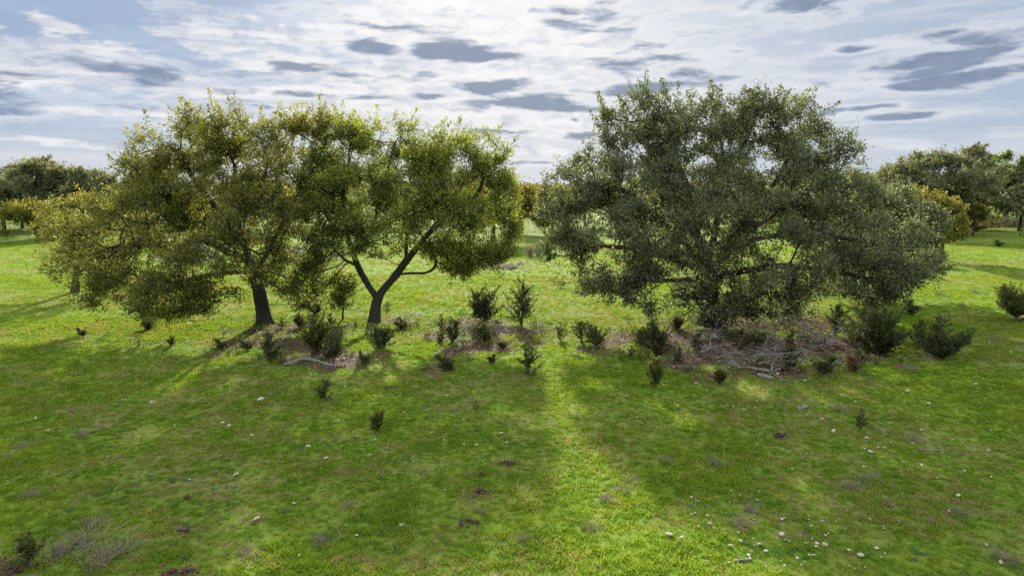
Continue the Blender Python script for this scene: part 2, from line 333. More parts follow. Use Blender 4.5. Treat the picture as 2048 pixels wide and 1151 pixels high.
# ------------------------------------------------------------------ tree growing (space colonisation)
def in_lobes(P, lobes):
    best = np.full(len(P), 9.)
    for c, r in lobes:
        best = np.minimum(best, np.linalg.norm((P - c) / r, axis=1))
    return best
def grow(seed, lobes, skel, n_att, step=.24, infl=2.6, kill=.42, nscale=.75, thr=.44, up=.0):
    """skel: list of polylines (first = trunk); returns nodes, parent"""
    rng = np.random.default_rng(seed)
    nodes, par = [], []
    for pl in skel:
        pl = [np.array(q, float) for q in pl]
        if nodes:
            d = np.linalg.norm(np.array(nodes) - pl[0], axis=1); cur = int(d.argmin())
        else:
            nodes.append(pl[0]); par.append(-1); cur = 0
        for q in pl[(0 if len(nodes) > 1 else 1):]:
            a0 = nodes[cur]; L = np.linalg.norm(q - a0); k = max(1, int(L / step))
            if L < .05: continue
            for i in range(1, k + 1):
                x = a0 + (q - a0) * i / k + rng.normal(size=3) * .018
                nodes.append(x); par.append(cur); cur = len(nodes) - 1
    vol = np.array([r[0] * r[1] * r[2] for c, r in lobes]); pr = vol ** .85; pr /= pr.sum()
    A = []; off = rng.uniform(0, 50, 3)
    while len(A) < n_att:
        i = rng.choice(len(lobes), p=pr); c, r = lobes[i]
        v = rng.normal(size=3); v = v / np.linalg.norm(v) * rng.uniform(.30, 1) ** .5
        q = c + v * r
        if q[2] < .35: continue
        nz = noise.fractal(Vector((q + off) * nscale * np.array([1, 1, 1.5])), 1., 2., 2)
        if nz < (thr - .5) * 1.6 + rng.uniform(-.08, .08): continue
        dmin = in_lobes(q[None], lobes)[0]
        if dmin < .45 and rng.random() < .6: continue
        A.append(q)
    A = np.array(A); alive = np.ones(len(A), bool)
    near = np.full(len(A), -1); dist = np.full(len(A), 1e9)
    NA = np.array(nodes)
    kd = kdtree.KDTree(len(NA))
    for i, x in enumerate(NA): kd.insert(x, i)
    kd.balance()
    for i in range(len(A)):
        _, j, dd = kd.find(A[i]); near[i] = j; dist[i] = dd
    stuck = 0
    for it in range(220):
        idx = np.nonzero(alive & (dist < infl))[0]
        if len(idx) == 0:
            idx = np.nonzero(alive)[0]
            if len(idx) == 0: break
            idx = idx[dist[idx] < dist[idx].min() + .5]
        NA = np.array(nodes)
        dirs = unit(A[idx] - NA[near[idx]])
        un, inv = np.unique(near[idx], return_inverse=True)
        acc = np.zeros((len(un), 3)); np.add.at(acc, inv, dirs)
        nd = unit(unit(acc) + rng.normal(size=acc.shape) * .16 + np.array([0, 0, up]))
        new = NA[un] + nd * step
        base = len(nodes)
        for j, x in zip(un, new): nodes.append(x); par.append(int(j))
        k2 = kdtree.KDTree(len(new))
        for i, x in enumerate(new): k2.insert(x, i)
        k2.balance(); changed = False
        for i in np.nonzero(alive)[0]:
            _, j, dd = k2.find(A[i])
            if dd < dist[i] - 1e-6: dist[i] = dd; near[i] = base + j; changed = True
        alive &= dist > kill
        stuck = 0 if changed else stuck + 1
        if stuck > 12: break
    # every attractor ends as a twig
    for i in range(len(A)):
        if dist[i] > 1.3: continue
        j = int(near[i]); a0 = nodes[j]
        if dist[i] > .45:
            nodes.append((a0 + A[i]) / 2 + rng.normal(size=3) * .05); par.append(j); j = len(nodes) - 1
        nodes.append(A[i]); par.append(j)
    return np.array(nodes), np.array(par)
def chains_of(nodes, par, r_tip=.006, power=2.35, r_root=.3):
    n = len(nodes); ch = [[] for _ in range(n)]
    for i in range(1, n): ch[par[i]].append(i)
    area = np.zeros(n)
    for i in range(n - 1, -1, -1):
        if not ch[i]: area[i] = r_tip ** power
        if par[i] >= 0: area[par[i]] += area[i]
    rad = area ** (1 / power); rad = rad * np.where(rad > .03, 1, 1)
    s = r_root / rad[0]
    # scale thick parts to the wanted trunk, leave twigs fine
    lr = (np.maximum(np.log(rad / r_tip), 0) / max(1e-6, np.log(rad[0] / r_tip))) ** 1.22; rad = r_tip * np.exp(lr * np.log(r_root / r_tip))
    out = []; stack = [(0, -1)]
    while stack:
        s0, p0 = stack.pop(); c = [p0, s0] if p0 >= 0 else [s0]; i = s0
        while ch[i]:
            o = sorted(ch[i], key=lambda k: -area[k])
            for k in o[1:]: stack.append((k, i))
            i = o[0]; c.append(i)
        out.append(c)
    return out, rad, ch, area
def smooth_chain(pts, rad, it=2):
    for _ in range(it):
        if len(pts) > 2:
            q = pts.copy(); q[1:-1] = pts[1:-1] * .5 + (pts[:-2] + pts[2:]) * .25; pts = q
    return pts, rad
def make_tree(name, label, base, lobes, skel, seed, leafm, n_att, r_root, leaf=(.075, .042), per=26, spread=.24, hot=None,
              limb_r=.07, group=None, step=.24, kill=.42, thr=.44, nscale=.75, tuft=.0, up=.0, bark=None, max_limbs=14, infl=2.6, cat='oak tree', kt=2, tl=.34, shoots=0):
    rng = np.random.default_rng(seed + 5)
    base = np.array(base, float)
    nodes, par = grow(seed, lobes, skel, n_att, step=step, kill=kill, thr=thr, nscale=nscale, up=up, infl=infl)
    nodes = nodes - base
    chains, rad, ch, area = chains_of(nodes, par, r_root=r_root)
    root = empty(name, base, label, cat, group)
    bark = bark or M_BARK
    # flare at the foot
    zz_ = nodes[:, 2]
    flare = 1 + .55 * np.exp(-np.clip(zz_, 0, 9) / .22)
    infos = []
    for c in chains:
        pts = nodes[c]; rr = rad[c].copy()
        if c[0] != 0 and len(c) > 1: rr[0] = min(rr[0], rr[1] * 1.15)
        else: rr = rr * flare[c]
        pts, rr = smooth_chain(pts, rr, 2)
        infos.append((rr[min(1, len(rr) - 1)], pts, rr, c[0] == 0))
    trunk = [i for i in infos if i[3]][0]
    big = sorted([i for i in infos if not i[3] and i[0] > limb_r], key=lambda q: -q[0])[:max_limbs]
    bigid = {id(b[1]) for b in big}
    tp, tr = trunk[1].copy(), trunk[2]
    tp[0][2] -= .12
    V, Fq = tubes([(tp, tr)], 20, .05, rng)
    if len(V):
        zf = np.exp(-np.clip(V[:, 2], 0, 9) / .20); ax_ = tp[0][:2]; aa = np.arctan2(V[:, 1] - ax_[1], V[:, 0] - ax_[0])
        k_ = 1 + zf * (.22 * np.cos(5 * aa + seed) + .16 * np.cos(3 * aa + 2 * seed)); V[:, 0] = ax_[0] + (V[:, 0] - ax_[0]) * np.where(zf > .02, k_, 1); V[:, 1] = ax_[1] + (V[:, 1] - ax_[1]) * np.where(zf > .02, k_, 1)
    link('trunk', mesh_np('trunk', V, Fq, smooth=True), bark, root)
    for b_ in big:
        V, Fq = tubes([(b_[1], b_[2])], 9, .04, rng); link('limb', mesh_np('limb', V, Fq, smooth=True), bark, root)
    rest = [(i[1], i[2]) for i in infos if not i[3] and id(i[1]) not in bigid]
    # twigs: tips and thin nodes carry the leaves
    tips = np.array([i for i in range(len(nodes)) if rad[i] < .0135 and nodes[i][2] > .25])
    zt = nodes[tips]; zmax = nodes[:, 2].max(); zmin = zt[:, 2].min()
    # short twiglets
    tw = []; LP = []; LT = []
    isleaf = np.array([len(ch[i]) == 0 for i in tips])
    nP = len(tips)
    depth = in_lobes(zt + base, lobes)
    for q, leafy in ((zt[isleaf], 1.0), (zt[~isleaf], .55)):
        if not len(q): continue
        kk = kt if leafy == 1. else 1
        if leafy != 1.: q = q[::2]
        d = rand_dirs(rng, len(q) * kk, .45); L = tl * rng.uniform(.3, 1.2, (len(q) * kk, 1)) * (1 + tuft * (rng.random((len(q) * kk, 1)) < .2))
        a0 = np.repeat(q, kk, 0); b0 = a0 + d * L
        for i in range(len(a0)): tw.append((np.array([a0[i], b0[i]]), np.array([.0045, .002])))
        k = max(2, per)
        tt = rng.uniform(.1, 1.05, (len(a0), k, 1))
        pos = a0[:, None] + (b0 - a0)[:, None] * tt + rng.normal(size=(len(a0), k, 3)) * spread * .2
        LP.append(pos.reshape(-1, 3))
        cl = np.repeat(rng.random((len(a0), 1)), k, 1).reshape(-1); LT.append(cl)
    if shoots:
        sc_r = zt[:, 2] / zmax + .25 * np.clip(in_lobes(zt + base, lobes), 0, 1.1) + rng.normal(size=nP) * .06
        for i in np.argsort(-sc_r)[:shoots * 5:5]:
            q = zt[i]; out_ = unit(np.array([q[0], q[1] * .5, 0.])) * .5 if np.hypot(q[0], q[1]) > .3 else np.zeros(3)
            d = unit(np.array([.25, 0, 1.1]) + out_ + rng.normal(size=3) * .3); L = rng.uniform(.35, .95); u = np.linspace(0, 1, 5)[:, None]
            pl = q + d * L * u + rng.normal(size=(5, 3)) * .02; tw.append((pl, np.array([.009, .007, .005, .004, .002])))
            nn_ = int(L * 62); f = rng.random(nn_) ** .8 * 4; i0 = np.minimum(3, f.astype(int)); fr = (f - i0)[:, None]
            LP.append(pl[i0] * (1 - fr) + pl[i0 + 1] * fr + rng.normal(size=(nn_, 3)) * (.085 * (1.15 - f[:, None] / 4) + .01)); LT.append(np.full(nn_, rng.random()))
    LP = np.concatenate(LP); LT = np.concatenate(LT)
    ok = LP[:, 2] > .12; LP = LP[ok]; LT = LT[ok]
    V, Fq = leaf_quads(LP, rng, leaf[0], leaf[1])
    nl = len(LP)
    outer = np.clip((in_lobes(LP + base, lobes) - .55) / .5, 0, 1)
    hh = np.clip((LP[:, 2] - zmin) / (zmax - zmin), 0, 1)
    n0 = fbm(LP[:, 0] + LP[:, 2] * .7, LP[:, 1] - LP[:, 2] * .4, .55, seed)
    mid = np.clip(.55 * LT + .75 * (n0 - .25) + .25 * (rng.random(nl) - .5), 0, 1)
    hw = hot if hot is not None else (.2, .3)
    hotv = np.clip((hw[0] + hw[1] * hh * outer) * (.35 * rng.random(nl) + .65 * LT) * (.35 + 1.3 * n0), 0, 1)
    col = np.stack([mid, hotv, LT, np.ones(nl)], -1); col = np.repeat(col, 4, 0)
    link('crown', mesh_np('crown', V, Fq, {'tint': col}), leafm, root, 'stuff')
    V1, F1 = tubes(rest, 6); 
    # twiglets as thin 3-sided tubes
    V2, F2 = tubes(tw, 3)
    if len(V1): F2 = F2 + len(V1); V1 = np.concatenate([V1, V2]); F1 = np.concatenate([F1, F2])
    else: V1, F1 = V2, F2
    link('twigs', mesh_np('twigs', V1, F1), bark, root, 'stuff')
    return root
def lobes_px(lst, Y0):
    out = []
    for (px, py, rx, ry, dy, rd) in lst:
        if py < 380: py = py + (380 - py) * .10 + 2
        Y = Y0 + dy; c = pp(px, py, Y)
        out.append((np.array(c), np.array([rx / F * Y, rd, ry / F * Y])))
    return out

# left oak
YA = gp(530, 648).y
A_L = [(320,310,75,62,.3,2.2),(300,360,60,60,-.5,1.8),(400,275,65,52,.8,2.2),(465,250,52,45,0,1.6),(540,270,65,55,.6,2.2),(610,270,45,52,1,1.6),(655,260,28,42,.6,1.0),
       (300,420,105,70,-1.2,2.3),(430,380,120,85,.2,3.2),(560,390,85,80,-.8,2.2),(520,440,90,60,-2.4,1.8),(215,470,90,62,0,2.2),(170,520,70,55,.2,1.6),(260,530,100,65,-1.5,2.0),
       (230,580,90,42,-.8,1.6),(350,560,95,66,-2.4,1.8),(430,520,95,70,-2.8,1.8),(515,520,60,60,-2.2,1.4),(340,612,85,28,-2.2,1.2),(600,520,50,70,-.6,1.3),(610,590,36,40,-.8,.9),(420,590,60,40,-2.4,1.2),(455,608,50,24,-2,1.),(570,555,40,40,-1.4,1.),(640,340,45,50,.6,1.3),(630,440,45,60,-.4,1.4),(200,560,60,40,-.6,1.3)]
def S(Y, pts): return [tuple(pp(x, y, Y + d)) for x, y, d in pts]
b0 = gp(530, 648); bA = (b0.x, b0.y, b0.z - .05)
skA = [[bA] + S(YA, [(524,610,0),(515,570,-.05),(500,520,-.1),(480,460,0),(465,400,.2),(470,330,.3)]),
       S(YA, [(505,530,-.1),(450,500,-.6),(390,470,-1),(330,440,-1.2)]), S(YA, [(485,470,0),(430,410,.3),(380,350,.3),(360,300,.2)]),
       S(YA, [(510,545,-.1),(550,480,-.3),(590,400,.4),(630,330,.8),(655,280,.7)]), S(YA, [(505,540,-.1),(440,545,-1.2),(370,560,-2),(310,590,-2.2)]),
       S(YA, [(400,480,-1),(320,490,-.4),(240,490,0),(180,510,.2)]), S(YA, [(480,450,0),(520,380,.3),(540,310,.6)]), S(YA, [(505,560,-.1),(500,520,-1),(480,480,-2.2)])]
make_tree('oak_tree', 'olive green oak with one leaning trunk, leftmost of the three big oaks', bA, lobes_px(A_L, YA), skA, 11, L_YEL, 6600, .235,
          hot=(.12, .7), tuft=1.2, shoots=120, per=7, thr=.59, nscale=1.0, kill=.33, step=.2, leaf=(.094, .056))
# forked oak
YB = gp(750, 644).y
B_L = [(690,300,62,62,.2,1.9),(640,350,55,50,.5,1.5),(760,280,60,55,.5,1.8),(800,255,28,45,.3,.9),(850,300,65,52,.4,1.9),(920,315,58,48,.4,1.7),(975,300,34,46,.2,1.1),(985,345,42,40,.4,1.2),
       (720,390,100,62,-.3,2.4),(830,380,95,66,-.8,2.4),(930,400,85,60,-.4,2.2),(650,450,58,62,-.9,1.5),(880,450,95,55,-1.4,2.0),(1000,440,44,60,.2,1.4),(960,490,72,46,-.4,1.6),
       (940,530,60,26,-.2,1.0),(770,470,75,48,-1.2,1.3),(640,540,46,48,-.6,1.2),(665,590,34,32,-.4,.7),(850,510,42,26,-1.4,.9),(1000,500,40,40,-.2,1.1),(905,510,60,30,-1.0,1.0),(640,400,40,40,.2,1.2),(1010,390,36,36,.3,1.1),(620,570,45,45,-.8,1.0),(755,450,85,42,-1.7,1.3),(695,480,46,36,-1.5,1.),(930,525,75,28,-1.0,1.1),(980,540,40,20,-.3,.8),(1010,320,26,30,.2,.9),(790,305,70,46,.2,1.6),(865,350,80,46,-.2,1.8),(1020,450,30,60,.1,1.2)]
b0 = gp(750, 644); bB = (b0.x, b0.y, b0.z - .05)
skB = [[bB] + S(YB, [(751,622,0),(753,594,0),(738,572,0),(722,545,.1),(708,512,.1),(697,470,0),(688,420,0),(684,365,.1),(700,320,.2)]),
       S(YB, [(753,594,0),(772,572,-.1),(792,548,-.2),(812,520,-.3),(835,495,-.3),(865,455,-.6),(900,410,-.5),(930,360,0)]),
       S(YB, [(705,508,.1),(735,470,.2),(752,440,.3),(765,380,.4),(780,320,.4),(798,260,.3)]), S(YB, [(812,520,-.3),(812,480,.3),(825,430,.5),(850,370,.5),(870,310,.4)]),
       S(YB, [(865,455,-.6),(920,430,-.2),(960,380,.2),(975,320,.2)]), S(YB, [(792,550,-.2),(825,545,-.5),(862,546,-.8),(878,525,-.9),(862,500,-.9),(850,480,-1)]),
       S(YB, [(835,495,-.3),(890,480,-.5),(940,500,-.4),(965,525,-.2)]), S(YB, [(712,530,.1),(690,520,-.4),(660,490,-.8)])]
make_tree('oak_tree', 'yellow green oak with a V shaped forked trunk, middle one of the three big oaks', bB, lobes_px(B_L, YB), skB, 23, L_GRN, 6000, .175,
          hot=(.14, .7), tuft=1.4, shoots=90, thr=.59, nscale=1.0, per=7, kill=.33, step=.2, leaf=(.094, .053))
# right oak
YC = gp(1420, 650).y
C_L = [(1255,285,58,55,.2,1.8),(1240,235,42,40,.3,1.2),(1290,205,46,36,.3,1.3),(1215,300,46,40,.1,1.3),(1330,240,66,56,.3,2.0),(1420,228,62,52,.5,2.0),(1500,235,60,55,.5,2.0),(1585,240,62,54,.6,1.9),(1630,290,60,52,.6,1.8),(1680,300,38,38,.6,1.2),
       (1130,375,50,42,-.3,1.6),(1190,345,62,52,0,2.0),(1120,430,50,46,-.3,1.5),(1270,370,95,66,-.9,2.6),(1400,330,110,76,-.4,3.0),(1540,340,110,70,0,2.8),(1180,450,85,60,-.8,2.2),(1130,500,50,42,-.3,1.4),
       (1290,460,95,62,-2.2,2.2),(1430,440,100,66,-2.4,2.2),(1560,440,100,60,-2.0,2.2),(1670,400,75,55,-.4,2.0),(1690,470,95,56,-1.2,2.2),(1790,480,65,52,-.6,1.8),(1220,545,85,36,-1.2,1.5),
       (1300,570,80,40,-1.8,1.4),(1480,540,100,58,-2.6,1.8),(1600,550,100,52,-2.4,1.8),(1720,550,85,46,-1.6,1.8),(1790,570,50,34,-1.4,1.2),(1540,612,75,30,-2.0,1.2),(1370,612,50,32,-1.4,1.0),(1610,610,40,26,-1.8,.9),(1760,598,50,18,-1.5,.9),(1330,608,60,28,-1.5,1.1),(1440,595,55,42,-2.2,1.2),(1560,632,80,18,-1.6,1.),(1470,632,50,18,-1.2,1.),(1390,630,40,16,-.8,.8),(1180,520,60,40,-.6,1.4),(1800,592,46,24,-1.6,1.0),(1770,540,70,42,-1.4,1.6),(1165,565,60,30,-1,1.2),(1255,590,60,26,-1.5,1.1),(1345,525,80,50,-1.8,1.6),(1830,530,60,36,-.6,1.2)]
b0 = gp(1418, 652); bC = (b0.x, b0.y, b0.z - .05)
skC = [[bC] + S(YC, [(1420,610,0),(1418,560,0),(1405,500,0),(1388,440,0),(1375,380,0),(1350,310,.2),(1340,250,.3)]),
       S(YC, [(1412,530,0),(1430,470,-.1),(1440,410,.1),(1450,340,.4),(1440,270,.5)]), S(YC, [(1418,550,0),(1460,490,.2),(1510,420,.4),(1560,350,.5),(1600,280,.6)]),
       S(YC, [(1395,470,0),(1320,420,-.3),(1250,380,-.3),(1190,360,0)]), S(YC, [(1415,545,0),(1360,520,-1),(1290,500,-1.6),(1200,490,-.9)]),
       S(YC, [(1420,560,0),(1490,540,-1.2),(1570,530,-2),(1660,540,-1.8),(1750,560,-1.5)]), S(YC, [(1510,420,.4),(1580,400,.1),(1660,390,-.1)]),
       S(YC, [(1415,560,0),(1350,560,-1),(1280,560,-1.6),(1210,555,-1.2)]), S(YC, [(1430,490,0),(1480,460,-1.2),(1540,440,-1.8)]), S(YC, [(1450,340,.4),(1490,290,.5),(1510,240,.5)]),
       S(YC, [(1460,490,.2),(1560,470,-.4),(1660,470,-1),(1770,490,-.7)])]
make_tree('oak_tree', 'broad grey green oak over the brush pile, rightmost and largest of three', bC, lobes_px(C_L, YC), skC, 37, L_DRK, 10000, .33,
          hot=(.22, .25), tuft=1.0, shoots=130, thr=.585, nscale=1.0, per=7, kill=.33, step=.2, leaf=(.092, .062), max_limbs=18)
# oaks standing just behind
b0 = gp(150, 585); Yq = b0.y
make_tree('oak_tree', 'small yellowish oak half hidden behind the left side of the leftmost big oak', tuple(b0), lobes_px([(150,430,72,42,0,1.8),(205,400,45,30,0,1.3),(110,460,36,36,0,1.2),(150,490,80,42,0,1.7),(210,470,60,60,0,1.6)], Yq),
          [[tuple(b0)] + S(Yq, [(155,540,0),(160,480,0),(165,420,0)])], 41, L_YEL, 900, .14, hot=(.5, .6), per=7, kill=.42, leaf=(.085, .05))
b0 = gp(1720, 590); Yq = b0.y
make_tree('oak_tree', 'grey green oak filling in behind the right side of the rightmost big oak', tuple(b0), lobes_px([(1660,400,80,66,0,2.4),(1750,420,90,56,0,2.4),(1820,450,66,50,0,2.),(1700,480,110,50,0,2.4),(1600,400,60,50,0,2),(1820,510,60,36,0,1.6),(1720,560,80,26,-1.2,2.)], Yq),
          [[tuple(b0)] + S(Yq, [(1720,540,0),(1725,480,0),(1720,420,0)])], 43, L_DRK, 3600, .22, hot=(.2, .2), per=6, kill=.42, step=.25, thr=.55, leaf=(.14, .085))
b0 = gp(1885, 520); Yq = b0.y
make_tree('oak_tree', 'golden brown small oak peeking out right of the rightmost big oak', tuple(b0), lobes_px([(1885,440,44,46,0,1.8),(1850,400,40,30,0,1.5),(1905,462,28,24,0,1.1)], Yq),
          [[tuple(b0)] + S(Yq, [(1885,480,0),(1885,430,0)])], 47, L_GOLD, 900, .12, hot=(.2, .5), per=6, kill=.45, step=.25, leaf=(.15, .09))

# distant tree prototypes (built at the origin, then set out)
def far_tree(name, label, at, H, W, seed, leafm, n_att=850, hot=(.2, .4), cat='tree', lean=0., leaf=(.26, .14), group=None, per=6, thr=.60, low=.28):
    rng = np.random.default_rng(seed); lob = []
    x0, y0, z0 = at
    for i in range(17):
        a = rng.uniform(0, 6.28); rr = rng.uniform(.15, .85) * W / 2; zc = H * rng.uniform(low + .12, .84) * (1 - .25 * (rr / (W / 2)) ** 2)
        lob.append((np.array([x0 + rr * math.cos(a), y0 + rr * math.sin(a), z0 + zc]), np.array([W * rng.uniform(.09, .20), W * rng.uniform(.09, .20), H * rng.uniform(.07, .16)])))
    lob.append((np.array([x0, y0, z0 + H * .62]), np.array([W * .26, W * .26, H * .22])))
    sk = [[(x0, y0, z0 - .1), (x0 + .1, y0, z0 + H * .25), (x0 + lean, y0, z0 + H * .5)], [(x0 + .1, y0, z0 + H * .25), (x0 - W * .2, y0, z0 + H * .5)], [(x0 + .1, y0, z0 + H * .3), (x0 + W * .22, y0 - .5, z0 + H * .52)]]
    return make_tree(name, label, (x0, y0, z0), lob, sk, seed, leafm, n_att * 2, .05 + H * .02, hot=hot, leaf=leaf, per=per, tl=.55, kill=.5, step=.32, thr=thr, nscale=.6, max_limbs=5, cat=cat, tuft=1., shoots=30, group=group, spread=.4, infl=3.5)
GRP = 'oaks on the far side of the pasture'
def at_px(px, py): b = gp(px, py); return (b.x, b.y, 0.)
pr1 = far_tree('oak_tree', 'tall loose crowned oak at the far left, upper branches against the sky', at_px(75, 468), 8.0, 8.8, 101, L_FAR, 1100, (.1, .35), group=GRP)
pr2 = far_tree('oak_tree', 'dark oak right of the tall far left one, partly behind the leftmost big oak', at_px(185, 466), 7.4, 7.2, 102, L_FAR, 900, (.05, .2), group=GRP)
pr3 = far_tree('oak_tree', 'dark oak with a ragged top at the far right, left of the bright green trees', at_px(1850, 470), 9.6, 13.5, 103, L_FAR, 1700, (.1, .15), group=GRP)
pr4 = far_tree('leafy_tree', 'bright green leafy tree at the right edge, behind the dark oaks', at_px(2010, 448), 10.4, 10., 104, L_LIME, 1200, (.1, .3))
pr5 = far_tree('olive_shrub', 'low rounded olive shrub tree at the left edge beside the shadowed grass', at_px(75, 482), 3.9, 5.0, 105, L_YEL, 700, (.35, .5), cat='shrub', leaf=(.14, .06), low=.1)
pr6 = far_tree('golden_tree', 'golden yellow tree showing in the gap between the two nearest oak crowns', at_px(985, 482), 6.0, 7.4, 106, L_GOLD, 1000, (.35, .6), leaf=(.15, .1), low=.12)
FAR = [(pr4, 1965, 446, .84, 'bright green leafy tree between the ragged dark oak and the right edge tree', None),
       (pr3, 2038, 462, .62, 'small dark oak with a bent trunk low at the right edge of the photo', GRP),
       (pr6, 1105, 474, .85, 'yellow green young tree just left of the right oak crown', None),
       (pr6, 1043, 466, .86, 'golden tree farther back in the gap under the horizon', None),
       (pr5, 1945, 470, .85, 'small olive shrub in front of the far right oaks', None),
       (pr3, 1905, 458, .78, 'dark oak behind the small olive shrub in front of the far right oaks', GRP), (pr3, 1775, 456, .8, 'dark oak of the far right tree line beside the golden brown small oak', GRP),
       (pr1, 2046, 450, 1.0, 'dark oak cut by the right edge behind the bent one', GRP), (pr3, 45, 456, .62, 'dark oak behind the tall loose crowned one at far left', GRP), (pr1, 130, 456, .8, 'oak between the tall far left one and its dark neighbour', GRP),
       (pr3, 235, 454, .62, 'dark oak of the far left tree line touching the leftmost big crown', GRP),
       (pr1, 8, 462, .9, 'dark green oak cut by the left edge of the photo', GRP)]
rr_ = random.Random(5)
for (src, px, py, sc, lab, grp) in FAR:
    b = gp(px, py); o = copy_tree(src, (b.x, b.y, 0), rr_.uniform(0, 6.28), sc, lab, grp)
    if grp is None and 'group' in o: del o['group']
BACK = [(pr2,1170,452,.8),(pr1,1290,448,.85),(pr6,1300,462,.8),(pr2,1400,450,.8),(pr6,1560,468,.95),(pr1,1500,446,.9),(pr6,1650,462,.9),(pr2,1700,450,.9),
        (pr1,300,455,.85),(pr2,420,450,.8),(pr6,560,470,.8),(pr1,640,448,.8),(pr2,780,452,.75),(pr6,900,462,.7),(pr1,930,446,.7),(pr2,1075,436,.6),(pr1,1010,432,.6)]
BL = {1170: 'dark oak of the far tree line behind the left edge of the right oak', 1290: 'dark oak of the far tree line behind the left limb of the right oak', 1300: 'golden tree behind the left half of the right oak',
      1400: 'dark oak of the far tree line straight behind the right oak trunk', 1560: 'golden tree behind the right half of the right oak', 1500: 'dark oak of the far tree line just right of the right oak trunk',
      1650: 'golden tree behind the right shoulder of the right oak', 1700: 'dark oak of the far tree line behind the grey green oak', 300: 'dark oak of the far tree line behind the left side of the leftmost oak',
      420: 'dark oak of the far tree line behind the middle of the leftmost oak', 560: 'golden tree behind the leftmost oak trunk', 640: 'dark oak of the far tree line behind the meeting of the two left crowns', 780: 'dark oak of the far tree line behind the forked trunk',
      900: 'golden tree behind the right side of the forked oak', 930: 'dark oak of the far tree line behind the right side of the forked oak', 1075: 'dark oak far off in the middle gap, nearer its right side', 1010: 'dark oak far off in the middle gap, nearer its left side'}
for i, (src, px, py, sc) in enumerate(BACK):
    b = gp(px, py)
    copy_tree(src, (b.x, b.y, 0), rr_.uniform(0, 6.28), sc * rr_.uniform(.92, 1.08), BL[px], 'golden trees behind the big oaks' if src is pr6 else 'oaks in the tree line behind the big oaks')

# far wood that closes the horizon: one mass of leaf clumps, deep and uneven
rng = np.random.default_rng(77)
n = 4500
ang = rng.uniform(-1.0, 1.0, n); dist = 77 + 330 * rng.random(n) ** 1.5
X = np.sin(ang) * dist * 1.15; Y = np.cos(ang) * dist
top = 2.0 + 2.6 * fbm(X, Y, .05, 4.) + 1.2 * fbm(X, Y, .3, 9.)
Zc = rng.random(n) ** .45 * top
k = 24
Pc = np.stack([X, Y, Zc], -1)[:, None] + rng.normal(size=(n, k, 3)) * np.array([1.1, 1.1, .55])
Pc = Pc.reshape(-1, 3); Pc[:, 2] = np.maximum(Pc[:, 2], .1)
V, Fq = leaf_quads(Pc, rng, .0042 * np.hypot(Pc[:, 0], Pc[:, 1]), .003 * np.hypot(Pc[:, 0], Pc[:, 1]))
tn = np.clip(fbm(Pc[:, 0], Pc[:, 1], .08, 2.) * 1.2 - .2 + rng.normal(size=len(Pc)) * .12, 0, 1)
hv = np.clip((fbm(Pc[:, 0], Pc[:, 1], .045, 8.) - .58) * 4, 0, 1)
link('distant_wood', mesh_np('distant_wood', V, Fq, {'tint': np.repeat(np.stack([tn, hv, tn, tn * 0 + 1], -1), 4, 0)}), leaf_mat('far_wood_leaves', (.05, .065, .035), (.10, .115, .055), (.22, .20, .06), .8, .2), None, 'stuff')
tag(bpy.data.objects['distant_wood'], 'low dark wood along the horizon beyond the pasture', 'woodland')
# dry brown scrub band before the far right trees
def scrub_band(name, label, pxs, pys, n, hgt, seed):
    rng = np.random.default_rng(seed); b1 = gp(pxs[0], pys[0]); b2 = gp(pxs[1], pys[1])
    tq = rng.random(n); X = b1.x + (b2.x - b1.x) * tq; Y = b1.y + (b2.y - b1.y) * tq + rng.normal(size=n) * 1.5
    P0 = np.stack([X, Y, rng.random(n) ** 1.4 * hgt * (.5 + fbm(X, Y, .5, 1.))], -1)
    V, Fq = leaf_quads(P0, rng, .28, .06, .6); tn = rng.random(n)
    o = link(name, mesh_np(name, V, Fq, {'tint': np.repeat(np.stack([tn, tn * .5, tn, tn * 0 + 1], -1), 4, 0)}), leaf_mat('dry_scrub', (.15, .12, .08), (.30, .25, .17), (.45, .38, .25), .8, .3), None, 'stuff')
    return tag(o, label, 'scrub')
scrub_band('dry_scrub', 'band of dry brown scrub along the foot of the far right trees', (1900, 2120), (450, 456), 9000, 1.3, 5)

